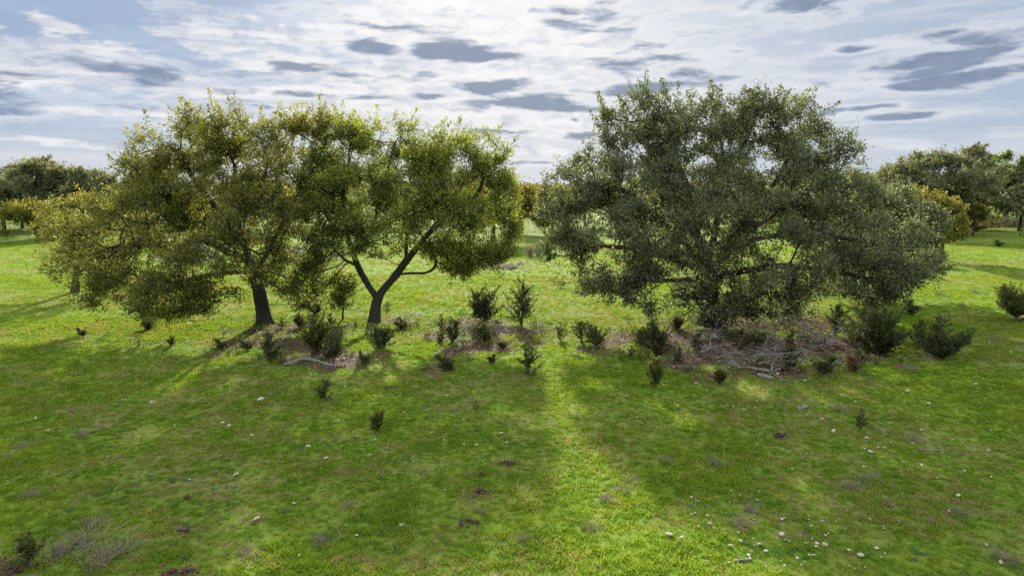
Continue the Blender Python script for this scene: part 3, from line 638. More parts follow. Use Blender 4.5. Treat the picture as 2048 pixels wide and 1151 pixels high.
# ------------------------------------------------------------------ junipers / cedar saplings
def cedar_meshes(seed, h, w, dens=1., spread=50., lean=0., sparse_top=.0, multi=1, leafm=L_CED, arms=None):
    rng = np.random.default_rng(seed); ch = []; LP = []; LD = []
    stems = []
    for s in range(multi):
        la = rng.uniform(0, 6.28); ln = lean if multi == 1 else rng.uniform(.2, .55)
        hh = h * (1 if s == 0 else rng.uniform(.55, .85))
        z = np.linspace(0, 1, 9)
        st = np.stack([np.cos(la) * ln * hh * z ** 1.4, np.sin(la) * ln * hh * z ** 1.4, hh * z], -1) + rng.normal(size=(9, 3)) * h * .008
        st[0] = (rng.normal() * .02, rng.normal() * .02, -.04)
        stems.append((st, hh)); ch.append((st, np.linspace(.012 + .022 * h, .004, 9)))
    if arms:
        for (ax, az_, L) in arms:
            z = np.linspace(0, 1, 8); st = np.stack([ax * L * z, rng.normal() * .1 * L * z, L * az_ * z ** 1.15], -1); stems.append((st, L)); ch.append((st, np.linspace(.02, .004, 8)))
    for st, hh in stems:
        nb = int(31 * dens * max(.5, hh / h))
        for i in range(nb):
            tt = (i + rng.random()) / nb; tt = .04 + .94 * tt
            nS = len(st) - 1; f = tt * nS; i0 = min(nS - 1, int(f)); p0 = st[i0] * (1 - f + i0) + st[i0 + 1] * (f - i0)
            prof = (1 - tt) ** .6 * (.55 + .45 * min(1, tt / .18)) + .06
            L = w * .72 * prof * rng.uniform(.35, 1.35) * (hh / h) ** .5
            if tt > .6 and rng.random() < sparse_top: continue
            a = rng.uniform(0, 6.28); e = R(rng.uniform(15, spread)); d = np.array([math.cos(a) * math.cos(e), math.sin(a) * math.cos(e), math.sin(e)])
            u = np.linspace(0, 1, 5)[:, None]; br = p0 + d * L * u + np.array([0, 0, 1.]) * (u ** 2) * L * rng.uniform(-.15, .4) + rng.normal(size=(5, 3)) * L * .05 * u
            ch.append((br, np.linspace(.008, .0025, 5)))
            m_ = max(4, int(L / .022))
            for j in range(m_):
                q = .15 + .85 * (j + rng.random()) / m_; f2 = q * 4; k0 = min(3, int(f2)); bp = br[k0] * (1 - f2 + k0) + br[k0 + 1] * (f2 - k0)
                sd = unit(d + rng.normal(size=3) * .95 + np.array([0, 0, .35])); sl = max(.03, L * .34 * (1.05 - q) * rng.uniform(.6, 1.3)); sl = min(sl, .19)
                kk = max(4, int(sl / .015)); v = rng.random((kk, 1)); LP.append(bp + sd * sl * v + rng.normal(size=(kk, 3)) * .010); LD.append(unit(sd + rng.normal(size=(kk, 3)) * .55))
    P = np.concatenate(LP); Dv = np.concatenate(LD); n = len(P)
    ok = P[:, 2] > .015; P = P[ok]; Dv = Dv[ok]; n = len(P)
    s = unit(np.cross(Dv, rand_dirs(rng, n))); L = rng.uniform(.030, .060, (n, 1)); W = rng.uniform(.009, .016, (n, 1))
    V = np.stack([P - s * W * .5, P + Dv * L * .6 - s * W, P + Dv * L, P + s * W], 1).reshape(-1, 3)
    tn = np.clip(rng.random(n) * .6 + .5 * (P[:, 2] / h) - .1, 0, 1); hv = np.clip((rng.random(n) - .72) * 1.6, 0, 1)
    fm = mesh_np('foliage', V, np.arange(4 * n).reshape(-1, 4), {'tint': np.repeat(np.stack([tn, hv, tn, tn * 0 + 1], -1), 4, 0)}); fm.materials.append(leafm)
    V, Fq = tubes(ch, 5); sm = mesh_np('stem', V, Fq); sm.materials.append(M_CBARK)
    return fm, sm
def cedar_at(px, py, hpx, wpx, label, seed=None, meshes=None, hw=None, name='cedar_sapling', group='cedar saplings scattered in the pasture', leafm=L_CED, cat='sapling', rz=None, **kw):
    b = gp(px, py); sc = b.y / F * 1.03; H = hpx * sc * 1.0; W = wpx * sc
    root = empty(name, b, label, cat, group, rz if rz is not None else (seed or px) * 1.7)
    if meshes is None:
        fm, sm = cedar_meshes(seed or int(px), H, W, leafm=leafm, **kw)
    else:
        fm, sm = meshes; root.scale = (W / hw[1], W / hw[1], H / hw[0])
    link('foliage', fm, None, root, 'stuff'); link('stem', sm, None, root); return root
# the large ones, each its own build
cedar_at(966, 648, 66, 74, 'open dark cedar bush with spreading arms, left of the pair in the middle gap', dens=1.6, spread=62, multi=3, name='cedar_bush', cat='cedar')
cedar_at(1044, 650, 88, 60, 'taller pointed cedar with a wispy top, right of the pair in the middle gap', dens=2.1, spread=58, sparse_top=.35, name='cedar_bush', cat='cedar')
cedar_at(1058, 752, 84, 46, 'thin topped cedar standing alone in the sunlit strip between the oaks', dens=1.3, spread=45, sparse_top=.5)
cedar_at(640, 706, 70, 78, 'large soft dark cedar bush between the two left oaks, above the curved fallen branch', dens=1.3, spread=60, multi=3, name='cedar_bush', cat='cedar', leafm=L_CED2)
cedar_at(668, 722, 52, 50, 'dark cedar touching the right side of the large bush between the left oaks', dens=1.3, multi=2)
cedar_at(764, 697, 46, 42, 'dense dark cedar in front of the forked oak trunk', dens=1.5, spread=60, multi=2)
cedar_at(1318, 716, 72, 56, 'blackish cedar in the litter left of the brush pile', dens=1.5, spread=60, multi=2)
cedar_at(1308, 774, 62, 52, 'loose olive cedar on the grass edge below the blackish cedar', dens=1.0, spread=62, multi=2, leafm=L_CED2)
cedar_at(1578, 742, 84, 36, 'narrow black green cedar inside the brush pile', dens=1.7, spread=60)
cedar_at(1752, 708, 92, 100, 'big dark cedar bush right of the brush pile, with raised side arms', dens=1.5, spread=55, multi=3, name='cedar_bush', cat='cedar', arms=[(-.8, .6, .9), (.8, .6, .9)])
cedar_at(1714, 690, 80, 56, 'soft olive cedar behind the big cedar bush on the right', dens=1.0, spread=60, multi=2, leafm=L_CED2)
cedar_at(1670, 672, 60, 50, 'upright dark cedar behind the right end of the brush pile', dens=1.4, spread=62)
cedar_at(1878, 716, 86, 60, 'wide cedar with a tall spire and long side arms right of the brush pile', dens=1.3, spread=55, name='cedar_bush', cat='cedar', rz=0, arms=[(.95, .75, 1.0), (.9, .5, .9), (-.8, .55, .75), (-.7, .8, .7), (.7, 1., .8)])
cedar_at(1838, 696, 56, 40, 'small cedar between the big dark bush and the wide armed cedar', dens=1.2)
cedar_at(2034, 642, 66, 66, 'brownish green cedar bush cut by the right edge', dens=1.3, spread=60, multi=3, name='cedar_bush', cat='cedar', leafm=L_CED2)
cedar_at(2012, 612, 38, 40, 'low rusty cedar beside the bush at the right edge', dens=1.1, multi=2, leafm=L_CED2)
cedar_at(1872, 532, 36, 46, 'dark cedar on the grass beyond the right oak branches', dens=1.6, spread=60, multi=3)
cedar_at(542, 727, 62, 42, 'dark upright cedar left of the curved fallen branch', dens=1.5, spread=60)
cedar_at(1192, 697, 48, 40, 'soft dark cedar right of the small spiky one left of the right oak', dens=1.1, multi=2, leafm=L_CED2)
cedar_at(1163, 684, 42, 36, 'dark cedar next to the litter strip, second from the sunlit strip', dens=1.2)
cedar_at(1708, 742, 30, 34, 'rusty red dying seedling at the foot of the big right cedar bush', dens=1.1, leafm=L_RUST, multi=2)
cedar_at(60, 1128, 66, 60, 'ragged olive cedar seedling at the lower left corner beside dry weeds', dens=.7, spread=60, multi=2, leafm=L_CED2)
# smaller ones from shared builds
protos = [(cedar_meshes(901, .6, .45, 1.2), (.6, .45)), (cedar_meshes(902, .6, .5, 1.3, 65., multi=2), (.6, .5)), (cedar_meshes(903, .6, .4, 1.0, 45., sparse_top=.3), (.6, .4)), (cedar_meshes(904, .5, .5, 1.4, 65., multi=3, leafm=L_CED2), (.5, .5))]
SMALL = [(1120,682,40,24,2,'small spiky cedar on the right rim of the sunlit strip'),(650,800,44,36,0,'lone dark seedling on open grass below the curved fallen branch'),
 (753,860,40,30,3,'lone olive seedling in the middle foreground grass'),(722,729,30,18,0,'tiny upright seedling at the right tip of the curved fallen branch'),
 (165,673,18,18,1,'tiny seedling at the far left end of the left oak shade'),(343,692,20,20,1,'tiny seedling under the low left branches of the leftmost big oak'),
 (296,660,22,28,3,'low seedling beneath the hanging twigs of the leftmost big oak'),(447,699,22,28,1,'low seedling in the litter left of the leftmost oak trunk'),
 (905,684,48,32,1,'dark seedling left of the open middle cedar bush'),(968,682,38,44,3,'brownish seedling in the litter under the open middle cedar bush'),
 (884,660,36,22,2,'thin pointed seedling behind the dark one in the middle litter'),(902,652,22,14,2,'smallest pointed seedling at the back of the middle litter'),
 (803,657,20,40,3,'low dark mound of seedling right of the forked oak trunk'),(895,743,34,40,1,'spreading seedling beside the red brown soil patch'),
 (983,727,22,20,1,'tiny round seedling below the middle litter'),(1262,718,28,16,2,'thin seedling left of the blackish cedar'),(1357,728,34,24,0,'small dark seedling right of the blackish cedar'),
 (1284,690,34,40,3,'soft seedling behind the thin one in the litter left of the brush pile'),(1394,704,36,38,1,'round black green seedling at the left end of the brush pile'),
 (1441,768,32,36,3,'pale olive seedling on the sunlit grass below the brush pile'),(1647,748,42,38,1,'dense seedling on the grass edge right of the brush pile'),
 (1822,632,30,34,1,'small dark cedar in the sun under the right oak branch tips'),(1860,690,26,30,0,'low cedar tucked against the left arm of the wide armed cedar'),
 (1720,858,48,24,2,'thin upright seedling alone in the right foreground grass'),(1997,493,12,20,1,'tiny dark cedar far out on the right pasture'),
 (565,655,22,20,2,'tiny seedling right of the leftmost oak trunk'),(630,628,24,34,1,'dark seedling in the sun between the two left oaks'),(600,655,26,30,3,'low seedling between the leftmost trunk and the thin sapling'),
 (662,662,38,24,2,'narrow seedling left of the thin sapling'),(775,618,16,14,2,'tiny seedling in the sun right of the forked trunk'),(880,685,20,24,1,'low seedling at the left rim of the middle litter'),
 (1006,697,16,26,3,'low green clump at the right rim of the middle litter'),(730,728,20,22,3,'low seedling next to the tiny upright one by the branch tip'),(1720,725,24,36,1,'low dark seedling beside the rusty red one'),
 (1355,660,28,30,3,'seedling just left of the right oak trunk'),(1505,700,34,50,3,'soft seedling growing up through the brush pile'),(1950,462,14,50,1,'dark low cedar under the far right oaks'),(495,700,24,30,1,'low dark seedling on the litter beside the leftmost trunk')]
for i, (px, py, hp, wp, k, lab) in enumerate(SMALL):
    me_, hw_ = protos[k]; cedar_at(px, py, hp * .9, wp * .92, lab, meshes=me_, hw=hw_, rz=i * 2.1)

# slender oak sapling between the left oaks, and the one beside the right trunk
def slender(px, py, hpx, wpx, label, seed, leafm):
    b = gp(px, py); s = b.y / F; H = hpx * s; W = wpx * s
    lob = [(np.array([b.x, b.y, H * .72]), np.array([W * .42, W * .42, H * .26])), (np.array([b.x + W * .12, b.y, H * .45]), np.array([W * .4, W * .4, H * .16])), (np.array([b.x - W * .2, b.y, H * .6]), np.array([W * .3, W * .3, H * .16]))]
    make_tree('oak_sapling', label, (b.x, b.y, 0), lob, [[(b.x, b.y, -.05), (b.x + .03, b.y, H * .35), (b.x, b.y, H * .7)]], seed, leafm, 200, .03, per=7, tl=.25, kill=.22, step=.14, thr=.3, hot=(.2, .3), cat='sapling', limb_r=.5, spread=.2)
slender(686, 640, 100, 70, 'slender young oak with a thin straight stem between the two left trunks', 61, L_GRN)
slender(1462, 655, 110, 66, 'crooked young oak stem growing close to the right oak trunk', 62, L_DRK)

# ------------------------------------------------------------------ dead wood
def branching(rng, p, d, L, r, depth, out, flat=.35):
    n = max(3, int(L / .1)); pts = [p.copy()]; rad = [r]
    for i in range(n):
        d = unit(d + rng.normal(size=3) * .26 * np.array([1, 1, flat])); d[2] = d[2] * .9
        p = p + d * L / n
        if p[2] < .02: p[2] = .02; d[2] = abs(d[2]) * .5
        pts.append(p.copy()); rad.append(r * (1 - .75 * (i + 1) / n))
        if depth > 0 and rng.random() < .42:
            sd = unit(d + rng.normal(size=3) * np.array([.8, .8, .5])); branching(rng, p.copy(), sd, L * rng.uniform(.3, .6), max(.003, rad[-1] * .6), depth - 1, out, flat)
    out.append((np.array(pts), np.array(rad)))
def dead_branch(px, py, L, r, az_, elv, label, seed, z0=.03, depth=3, group=None, name='fallen_branch', cat='branch'):
    b = gp(px, py); rng = np.random.default_rng(seed); out = []
    d = np.array([math.cos(az_) * math.cos(elv), math.sin(az_) * math.cos(elv), math.sin(elv)])
    branching(rng, np.array([0., 0, z0]), d, L, r, depth, out)
    V, Fq = tubes(out, 7); o = link(name, mesh_np(name, V, Fq, smooth=True), M_DEAD); o.location = b
    return tag(o, label, cat, group)
def poly_branch(pxs, r, label, sides, name='fallen_branch'):
    P0 = gp(*pxs[0]); pts = []
    for i, (x, y) in enumerate(pxs): g_ = gp(x, y) - P0; pts.append([g_.x, g_.y, g_.z + (.05 + .05 * math.sin(i * 1.3))])
    pts = np.array(pts); tq = np.linspace(0, len(pts) - 1, 24); P_ = np.stack([np.interp(tq, np.arange(len(pts)), pts[:, j]) for j in range(3)], -1)
    P_, _ = smooth_chain(P_, None, 3); rad = r * (.35 + .65 * np.sin(np.linspace(.25, 2.7, 24))); ch_ = [(P_, rad)]
    for (i0, dx, dy, dz) in sides:
        q = P_[i0]; e = q + np.array([dx, dy, dz]); mid_ = (q + e) / 2 + np.array([.06, -.04, .03]); ch_.append((np.array([q, mid_, e]), np.array([r * .4, r * .3, r * .12])))
    V, Fq = tubes(ch_, 8, .05, np.random.default_rng(3)); o = link(name, mesh_np(name, V, Fq, smooth=True), M_DEAD); o.location = P0
    return tag(o, label, 'branch')
poly_branch([(566,733),(590,730),(610,722),(636,724),(660,731),(690,735)], .05, 'curved silver grey fallen branch lying below the large cedar bush', [(11, -.35, .9, .12), (12, .3, .5, .2), (20, .25, .3, .05)])
rg = random.Random(12)
PB = 'dead branches in the brush pile under the right oak'
PILE = [(1420,700),(1440,690),(1455,712),(1470,700),(1490,722),(1500,735),(1515,742),(1530,718),(1545,752),(1555,730),(1568,705),(1580,740),(1600,728),(1612,712),(1620,690),(1636,700),(1650,690),(1662,676),(1530,690),(1600,675),(1570,670),(1480,665),(1560,745),(1640,720),(1500,660),(1540,665),(1625,662),(1590,655),(1450,650),(1510,745),(1680,700),(1690,690),(1400,720),(1385,690),(1430,735),(1475,750),(1665,715),(1650,735),(1500,680),(1545,690),(1575,655),(1620,735)]
for i, (x, y) in enumerate(PILE):
    dead_branch(x, y, rg.uniform(.9, 2.1), rg.uniform(.012, .032), rg.uniform(-.6, 3.7), rg.uniform(.02, .5), 'grey weathered branch tangled in the brush pile below the right oak', 500 + i, rg.uniform(.02, .3), 3, PB)
dead_branch(1412, 704, .9, .045, R(55), .25, 'grey branch stub at the left end of the brush pile', 540, depth=1)
dead_branch(1552, 748, 1.2, .06, R(120), .15, 'thick pale grey branch at the front of the brush pile', 541, depth=2)
MP = 'dead branches under the open middle cedar bush'
for i, (x, y) in enumerate([(920,664),(945,660),(965,668),(985,660),(955,676),(1000,670)]):
    dead_branch(x, y, rg.uniform(.8, 1.5), .022, rg.uniform(-.4, 3.5), rg.uniform(0, .25), 'thin grey dead branch lying in the litter under the open middle cedar', 560 + i, .03, 3, MP)
LB = 'pale dead branches heaped behind the left oaks'
for i in range(14):
    x, y = rg.choice([(350, 525), (380, 530), (420, 528), (600, 520), (640, 516), (620, 525), (570, 522)]); x += rg.uniform(-22, 22)
    dead_branch(x, y, rg.uniform(2, 3.6), .06, rg.uniform(0, 6.28), rg.uniform(.1, .7), 'pale dead branch in the heap glimpsed behind the left oaks', 580 + i, rg.uniform(.1, .5), 3, LB)
for i in range(5): dead_branch(1000 + i * 8, 536 + (i % 2) * 3, 1.1, .05, rg.uniform(0, 3), .12, 'grey brown brush lying on the sunlit grass beyond the forked oak', 600 + i, .05, 3, 'brush heap beyond the forked oak')
def log_piece(px, py, L, r, az_, label, el_=0., name='wood_chunk', cat='log', seed=1):
    rng = np.random.default_rng(seed); b = gp(px, py); n_ = 7; u = np.linspace(-.5, .5, n_)
    pts = np.stack([np.cos(az_) * u * L, np.sin(az_) * u * L, r * .7 + u * L * math.tan(el_) * .5 + 0 * u], -1) + rng.normal(size=(n_, 3)) * r * .12
    rad = r * (.75 + .35 * rng.random(n_)); rad[0] *= .3; rad[-1] *= .15
    V, Fq = tubes([(pts, rad)], 8, .12, rng); o = link(name, mesh_np(name, V, Fq), M_DEAD); o.location = b; return tag(o, label, cat)
log_piece(1531, 758, .42, .075, R(-50), 'short reddish grey wood chunk lying on grass just below the brush pile')
log_piece(1606, 817, .34, .05, R(30), 'small forked grey root piece on the shaded grass', .2, seed=2)
log_piece(1372, 735, .5, .022, R(2), 'straight pale stick below the small dark seedling left of the brush pile', name='stick', cat='stick', seed=3)
log_piece(1485, 1123, .28, .02, R(6), 'flat pale stick at the bottom of the photo right of the sunlit strip', name='stick', cat='stick', seed=4)
log_piece(1862, 901, .55, .02, R(-8), 'long bleached stick on the right foreground grass', name='stick', cat='stick', seed=5)
log_piece(747, 1121, .12, .012, R(30), 'tiny tan stick at the bottom of the photo left of centre', name='stick', cat='stick', seed=6)
log_piece(1355, 772, .3, .014, R(35), 'thin white stick on the grass right of the loose olive cedar', name='stick', cat='stick', seed=7)
log_piece(620, 752, .4, .012, R(-12), 'thin dark twig on the grass below the curved fallen branch', name='stick', cat='stick', seed=8)
log_piece(1440, 666, 1.6, .07, R(-14), 'dark fallen log beside the right oak trunk', seed=9)

# dry weeds and grey bushes
def weed_mesh(seed, h, w, n=60, name='stems'):
    rng = np.random.default_rng(seed); ch_ = []
    for i in range(n):
        a = rng.uniform(0, 6.28); ln = rng.uniform(.1, 1.) * w / 2; hh = h * rng.uniform(.4, 1.1); u = np.linspace(0, 1, 4)[:, None]
        base_ = np.array([rng.normal() * w * .08, rng.normal() * w * .08, -.01]); d = np.array([math.cos(a) * ln, math.sin(a) * ln, hh])
        p_ = base_ + d * u + np.array([0, 0, -.25 * hh]) * u ** 2 * (ln / w); ch_.append((p_, np.array([.0035, .003, .0022, .0012])))
        for j in range(3):
            f = rng.uniform(.35, .9); q = base_ + d * f; e = q + rng.normal(size=3) * h * .14 + np.array([0, 0, h * .12]); ch_.append((np.array([q, e]), np.array([.0022, .001])))
    V, Fq = tubes(ch_, 6); return mesh_np(name, V, Fq)
wm = [weed_mesh(700 + i, .24, .75, 46) for i in range(4)]
for q in wm: q.materials.append(M_TWIG)
WEEDS = [(165,1085,1.5,'large grey brown tangle of dry weeds at the lower left'),(120,1105,1.1,'dry weeds at the left side of the lower left tangle'),(240,1100,1.2,'sprawling dry weeds right of the lower left tangle'),(200,1120,1.2,'dry weeds at the bottom edge below the lower left tangle'),
 (185,1045,.8,'thin dry stalks above the lower left tangle'),(165,868,.7,'faint dry weed clump on the left foreground grass'),(205,855,.6,'dry weed clump beside the faint one at left'),(45,893,.7,'dry weed clump at the left edge'),(15,915,.6,'wispy dry weeds cut by the left edge'),
 (65,990,.7,'wispy dry weed in the left foreground'),(490,1100,.7,'wispy dry weed at the bottom left of centre'),(1245,980,.8,'brown seed stalks at the right rim of the sunlit strip'),(1210,1000,.7,'tall tan grass stalks in the lower sunlit strip'),
 (1335,925,.7,'purplish dry weed clump right of the sunlit strip'),(1260,960,.6,'small dry weed above the brown seed stalks'),(1430,930,.8,'dry weed clump in the middle right grass'),(1480,1050,.9,'reddish dry weed patch among the lower right stones'),
 (1500,1020,.8,'dry weed patch above the lower right stones'),(1700,975,.9,'broad dry weed clump right of centre foreground'),(1740,960,.8,'dry weed clump next to the broad one at right'),(1680,820,.8,'dry weed clump near the small grey root piece'),
 (1830,880,.8,'dry weeds near the long bleached stick'),(2010,1120,1.,'tall dry weeds at the lower right corner'),(1920,1030,.7,'wispy dry weed at the lower right'),(700,1010,.6,'wispy grass stalks in the centre left foreground'),(640,1080,.8,'thin dry stalks near the bottom left of centre'),
 (1855,720,1.,'dry stalks in front of the wide armed cedar'),(1820,740,1.,'dry stalks between the big dark bush and the grass'),(1990,680,1.,'brown dry weeds on sunlit grass at right'),(1925,612,.9,'small grey bush alone on the sunlit right pasture'),(1700,560,1.4,'pinkish dry weed patch under the right oak branches'),
 (1880,590,1.2,'brown dry weed patch beyond the right oak'),(1950,585,1.2,'brown dry weed patch far right beyond the oak'),(1045,1080,.6,'wispy dry weeds at the bottom centre'),(1180,1060,.7,'straw stalks at the bottom of the sunlit strip'),(965,1025,.5,'dry weed beside the dark soil patch in the foreground'),(150,820,.7,'grey dry weeds on the left grass'),(1620,700,1.,'dry stalks growing at the right end of the brush pile')]
for i, (px, py, s, lab) in enumerate(WEEDS):
    b = gp(px, py); o = link('dry_weed', wm[i % 4]); o.location = b; o.rotation_euler = (0, 0, i * 1.3); o.scale = (s, s, s * .85); tag(o, lab, 'weed', 'dry weeds on the pasture')
for px, lab in ((1060, 'left one of two small grey bushes on the grass beyond the gap'), (1077, 'right one of two small grey bushes on the grass beyond the gap')):
    b = gp(px, 513); o = link('grey_bush', weed_mesh(px, 1.0, 1.3, 220)); o.data.materials.append(M_TWIG); o.location = b; tag(o, lab, 'bush', 'two small grey bushes')

# ------------------------------------------------------------------ stones
ms = bpy.data.materials.new('limestone'); ms.use_nodes = True; t = NT(ms.node_tree)
oi = t.n.new('ShaderNodeObjectInfo'); tcn = t.n.new('ShaderNodeTexCoord')
col = t.mix(oi.outputs['Random'], (.62, .60, .53), (.50, .40, .32)); nn_ = t.noise(tcn.outputs['Object'], 3., 6, .7)
col = t.mix(t.step(nn_, .35, .7), col, (.30, .27, .23)); n5 = t.noise(tcn.outputs['Object'], 14., 4, .7); col = t.mix(t.step(n5, .55, .7, 0., .5), col, (.78, .76, .70))
p = t.new('ShaderNodeBsdfPrincipled'); t.put(p.inputs['Base Color'], col); p.inputs['Roughness'].default_value = .9
b = t.n.new('ShaderNodeBump'); b.inputs['Strength'].default_value = .6; b.inputs['Distance'].default_value = .02; t.put(b.inputs['Height'], nn_); t.l.new(b.outputs[0], p.inputs['Normal'])
o = t.n.new('ShaderNodeOutputMaterial'); t.l.new(p.outputs[0], o.inputs[0])
import bmesh
def stone_mesh(seed):
    bmm = bmesh.new(); bmesh.ops.create_icosphere(bmm, subdivisions=2, radius=.5); rs = random.Random(seed); off = Vector((rs.uniform(0, 99), 0, 0))
    sx, sy, sz = rs.uniform(.8, 1.2), rs.uniform(.55, .9), rs.uniform(.35, .6)
    cuts = [(Vector((rs.gauss(0, 1), rs.gauss(0, 1), rs.gauss(0, 1))).normalized(), rs.uniform(.28, .42)) for _ in range(7)]
    for v in bmm.verts:
        for nrm, d in cuts:
            k_ = v.co.dot(nrm)
            if k_ > d: v.co -= nrm * (k_ - d)
        v.co += v.co.normalized() * .10 * noise.noise(v.co * 3 + off); v.co.x *= sx; v.co.y *= sy; v.co.z *= sz
    me_ = bpy.data.meshes.new('stone'); bmm.to_mesh(me_); bmm.free(); me_.materials.append(ms); return me_
SM = [stone_mesh(i) for i in range(14)]
scount = 0
def stone(px, py, wpx, label, group=None, name='stone'):
    global scount
    b = gp(px, py); s = (.95 * wpx + .7) / F * math.hypot(b.y, 5); o = link(name, SM[scount % 14]); scount += 1
    o.location = (b.x, b.y, b.z + s * .10 + .028); o.scale = (s, s, s); o.rotation_euler = (rg.uniform(-.2, .2), rg.uniform(-.2, .2), rg.uniform(0, 6.28)); return tag(o, label, 'stone', group)
STONES = [(522,801,17,'largest pale rounded stone on the left shaded grass'),(473,946,14,'orange tinted flat stone in the left foreground'),(513,1036,14,'white angular stone at the lower left of centre'),(803,1050,11,'white stone at the lower centre'),
 (713,1070,9,'small grey stone left of the white lower centre one'),(652,916,9,'white stone in the centre left grass'),(617,892,9,'flat white stone left of the lone olive seedling'),(741,856,8,'pale stone at the foot of the lone olive seedling'),
 (304,806,10,'orange tan stone on the left grass'),(72,838,12,'flat tan stone near the left edge'),(95,861,9,'grey stone below the flat tan one near the left edge'),(446,846,9,'white stone, upper of a close pair at left'),(458,852,10,'white stone, lower of a close pair at left'),
 (504,871,7,'small white stone right of the close pair at left'),(588,1006,9,'tan stone in the lower left of centre'),(598,1108,8,'white stone at the bottom left of centre'),(1003,870,11,'white stone in the centre foreground shade'),(953,892,8,'pale stone left of the white centre one'),(1014,887,7,'small pale stone below the white centre one'),
 (1338,1073,13,'pinkish stone at the bottom right of the sunlit strip'),(1362,1079,10,'reddish stone next to the pinkish one'),(1740,906,13,'white round stone in the right foreground'),(1667,865,13,'flat cream stone in the right foreground'),(1733,878,9,'flat pale stone above the white round one at right'),
 (1564,1073,14,'large cream stone in the lower right cluster'),(1721,1115,15,'large pinkish white stone at the bottom of the lower right cluster'),(1632,1091,13,'cream stone in the right part of the lower right cluster'),(1649,1094,11,'pale stone beside the cream one in the lower right cluster'),(1916,994,12,'tan oval stone alone at lower right'),(1897,1026,8,'orange stone below the tan oval one'),
 (2002,1127,13,'white stone at the lower right corner'),(1972,1094,9,'brown stone near the lower right corner'),(1753,1099,11,'tan stone right of the lower right cluster'),(1857,808,11,'white stone in the right shade above the bleached stick'),(1814,782,9,'white stone in the right shade below the stalks'),(1952,766,8,'white stone on the right grass near the edge'),(1843,932,10,'flat white stone right of the broad dry weed'),(1976,903,9,'upright white stone at far right'),
 (1488,823,9,'white pointed stone below the brush pile'),(1392,770,9,'white angular stone in the sunlit patch below the brush pile'),(1519,752,9,'pale round stone left of the wood chunk'),(1555,750,8,'pale round stone right of the wood chunk'),(688,719,9,'white broken stone left of the tiny seedling by the branch tip'),(752,722,9,'cream stone right of the tiny upright seedling'),
 (914,690,7,'pale stone in the middle litter'),(1500,1122,8,'tan stone beside the flat pale stick'),(1462,1062,0,''),(1481,1086,9,'cream stone lower left of the cluster stones'),(1461,1095,9,'white stone left in the lower right cluster'),(1518,1093,9,'white oval stone in the lower right cluster'),(1531,1107,12,'flat white stone below the oval one in the lower right cluster'),
 (1945,583,0,''),(1893,600,9,'bright white stone on the sunlit right pasture'),(1900,598,0,''),(1995,588,7,'bright white stone near the right edge on sunlit grass')]
for (px, py, wp, lab) in STONES:
    if wp: stone(px, py, wp, lab)
ZONES = [((1380,1620),(980,1140),44,(4,9),'small cream stone in the lower right cluster of stones'),((1620,1800),(1020,1145),20,(4,9),'small tan stone at the right end of the lower right cluster'),
 ((1560,2040),(760,960),56,(3,7),'small white stone scattered over the right foreground grass'),((1280,1560),(735,860),28,(3,7),'small pale stone on the grass in front of the brush pile'),((1330,1720),(680,745),30,(3,7),'small pale stone in the leaf litter of the brush pile'),
 ((570,1000),(740,900),56,(3,6),'small white stone on the shaded grass in front of the two left oaks'),((10,520),(700,880),50,(3,6),'small pale stone on the left shaded grass'),((600,1100),(660,735),18,(3,6),'small pale stone in the litter near the forked oak'),
 ((1130,1290),(700,860),12,(3,6),'small white stone right of the sunlit strip'),((0,1200),(900,1140),12,(4,7),'small pale stone in the open lower left grass'),((1740,2040),(560,720),16,(3,6),'small white stone on the sunlit right pasture')]
tot = scount; far_st = []
for (xr, yr, n_, sr, lab) in ZONES:
    for i in range(n_):
        px, py = rg.uniform(*xr), rg.uniform(*yr); s = rg.uniform(sr[0], sr[1]) if rg.random() < .25 else rg.uniform(sr[0], (sr[0] + sr[1]) / 2)
        if scount < 296: stone(px, py, s, lab, lab.replace('small', 'small').replace('stone', 'stones', 1))
# tiny pebbles: uncountable
rng = np.random.default_rng(8); n_ = 1500
X = rng.uniform(-20, 20, n_); Y = 7 + 25 * rng.random(n_) ** .8; keep = fbm(X, Y, .35, 6.) > .47; X, Y = X[keep], Y[keep]
ico = np.array([[0, 0, .5], [.5, 0, 0], [0, .5, 0], [-.5, 0, 0], [0, -.5, 0]]); fi = np.array([[0, 1, 2], [0, 2, 3], [0, 3, 4], [0, 4, 1]])
s = rng.uniform(.012, .04, len(X)) * (1 + (rng.random(len(X)) < .1)); V = ico[None] * s[:, None, None] * np.array([1, .8, .6]) + rng.normal(size=(len(X), 5, 3)) * s[:, None, None] * .1
V += np.stack([X, Y, np.array([height(x, y) for x, y in zip(X, Y)]) + .02], -1)[:, None]
link('pebbles', mesh_np('pebbles', V.reshape(-1, 3), (fi[None] + np.arange(len(X))[:, None, None] * 5).reshape(-1, 3)), ms, None, 'stuff'); tag(bpy.data.objects['pebbles'], 'tiny white limestone bits strewn through the grass', 'pebbles')

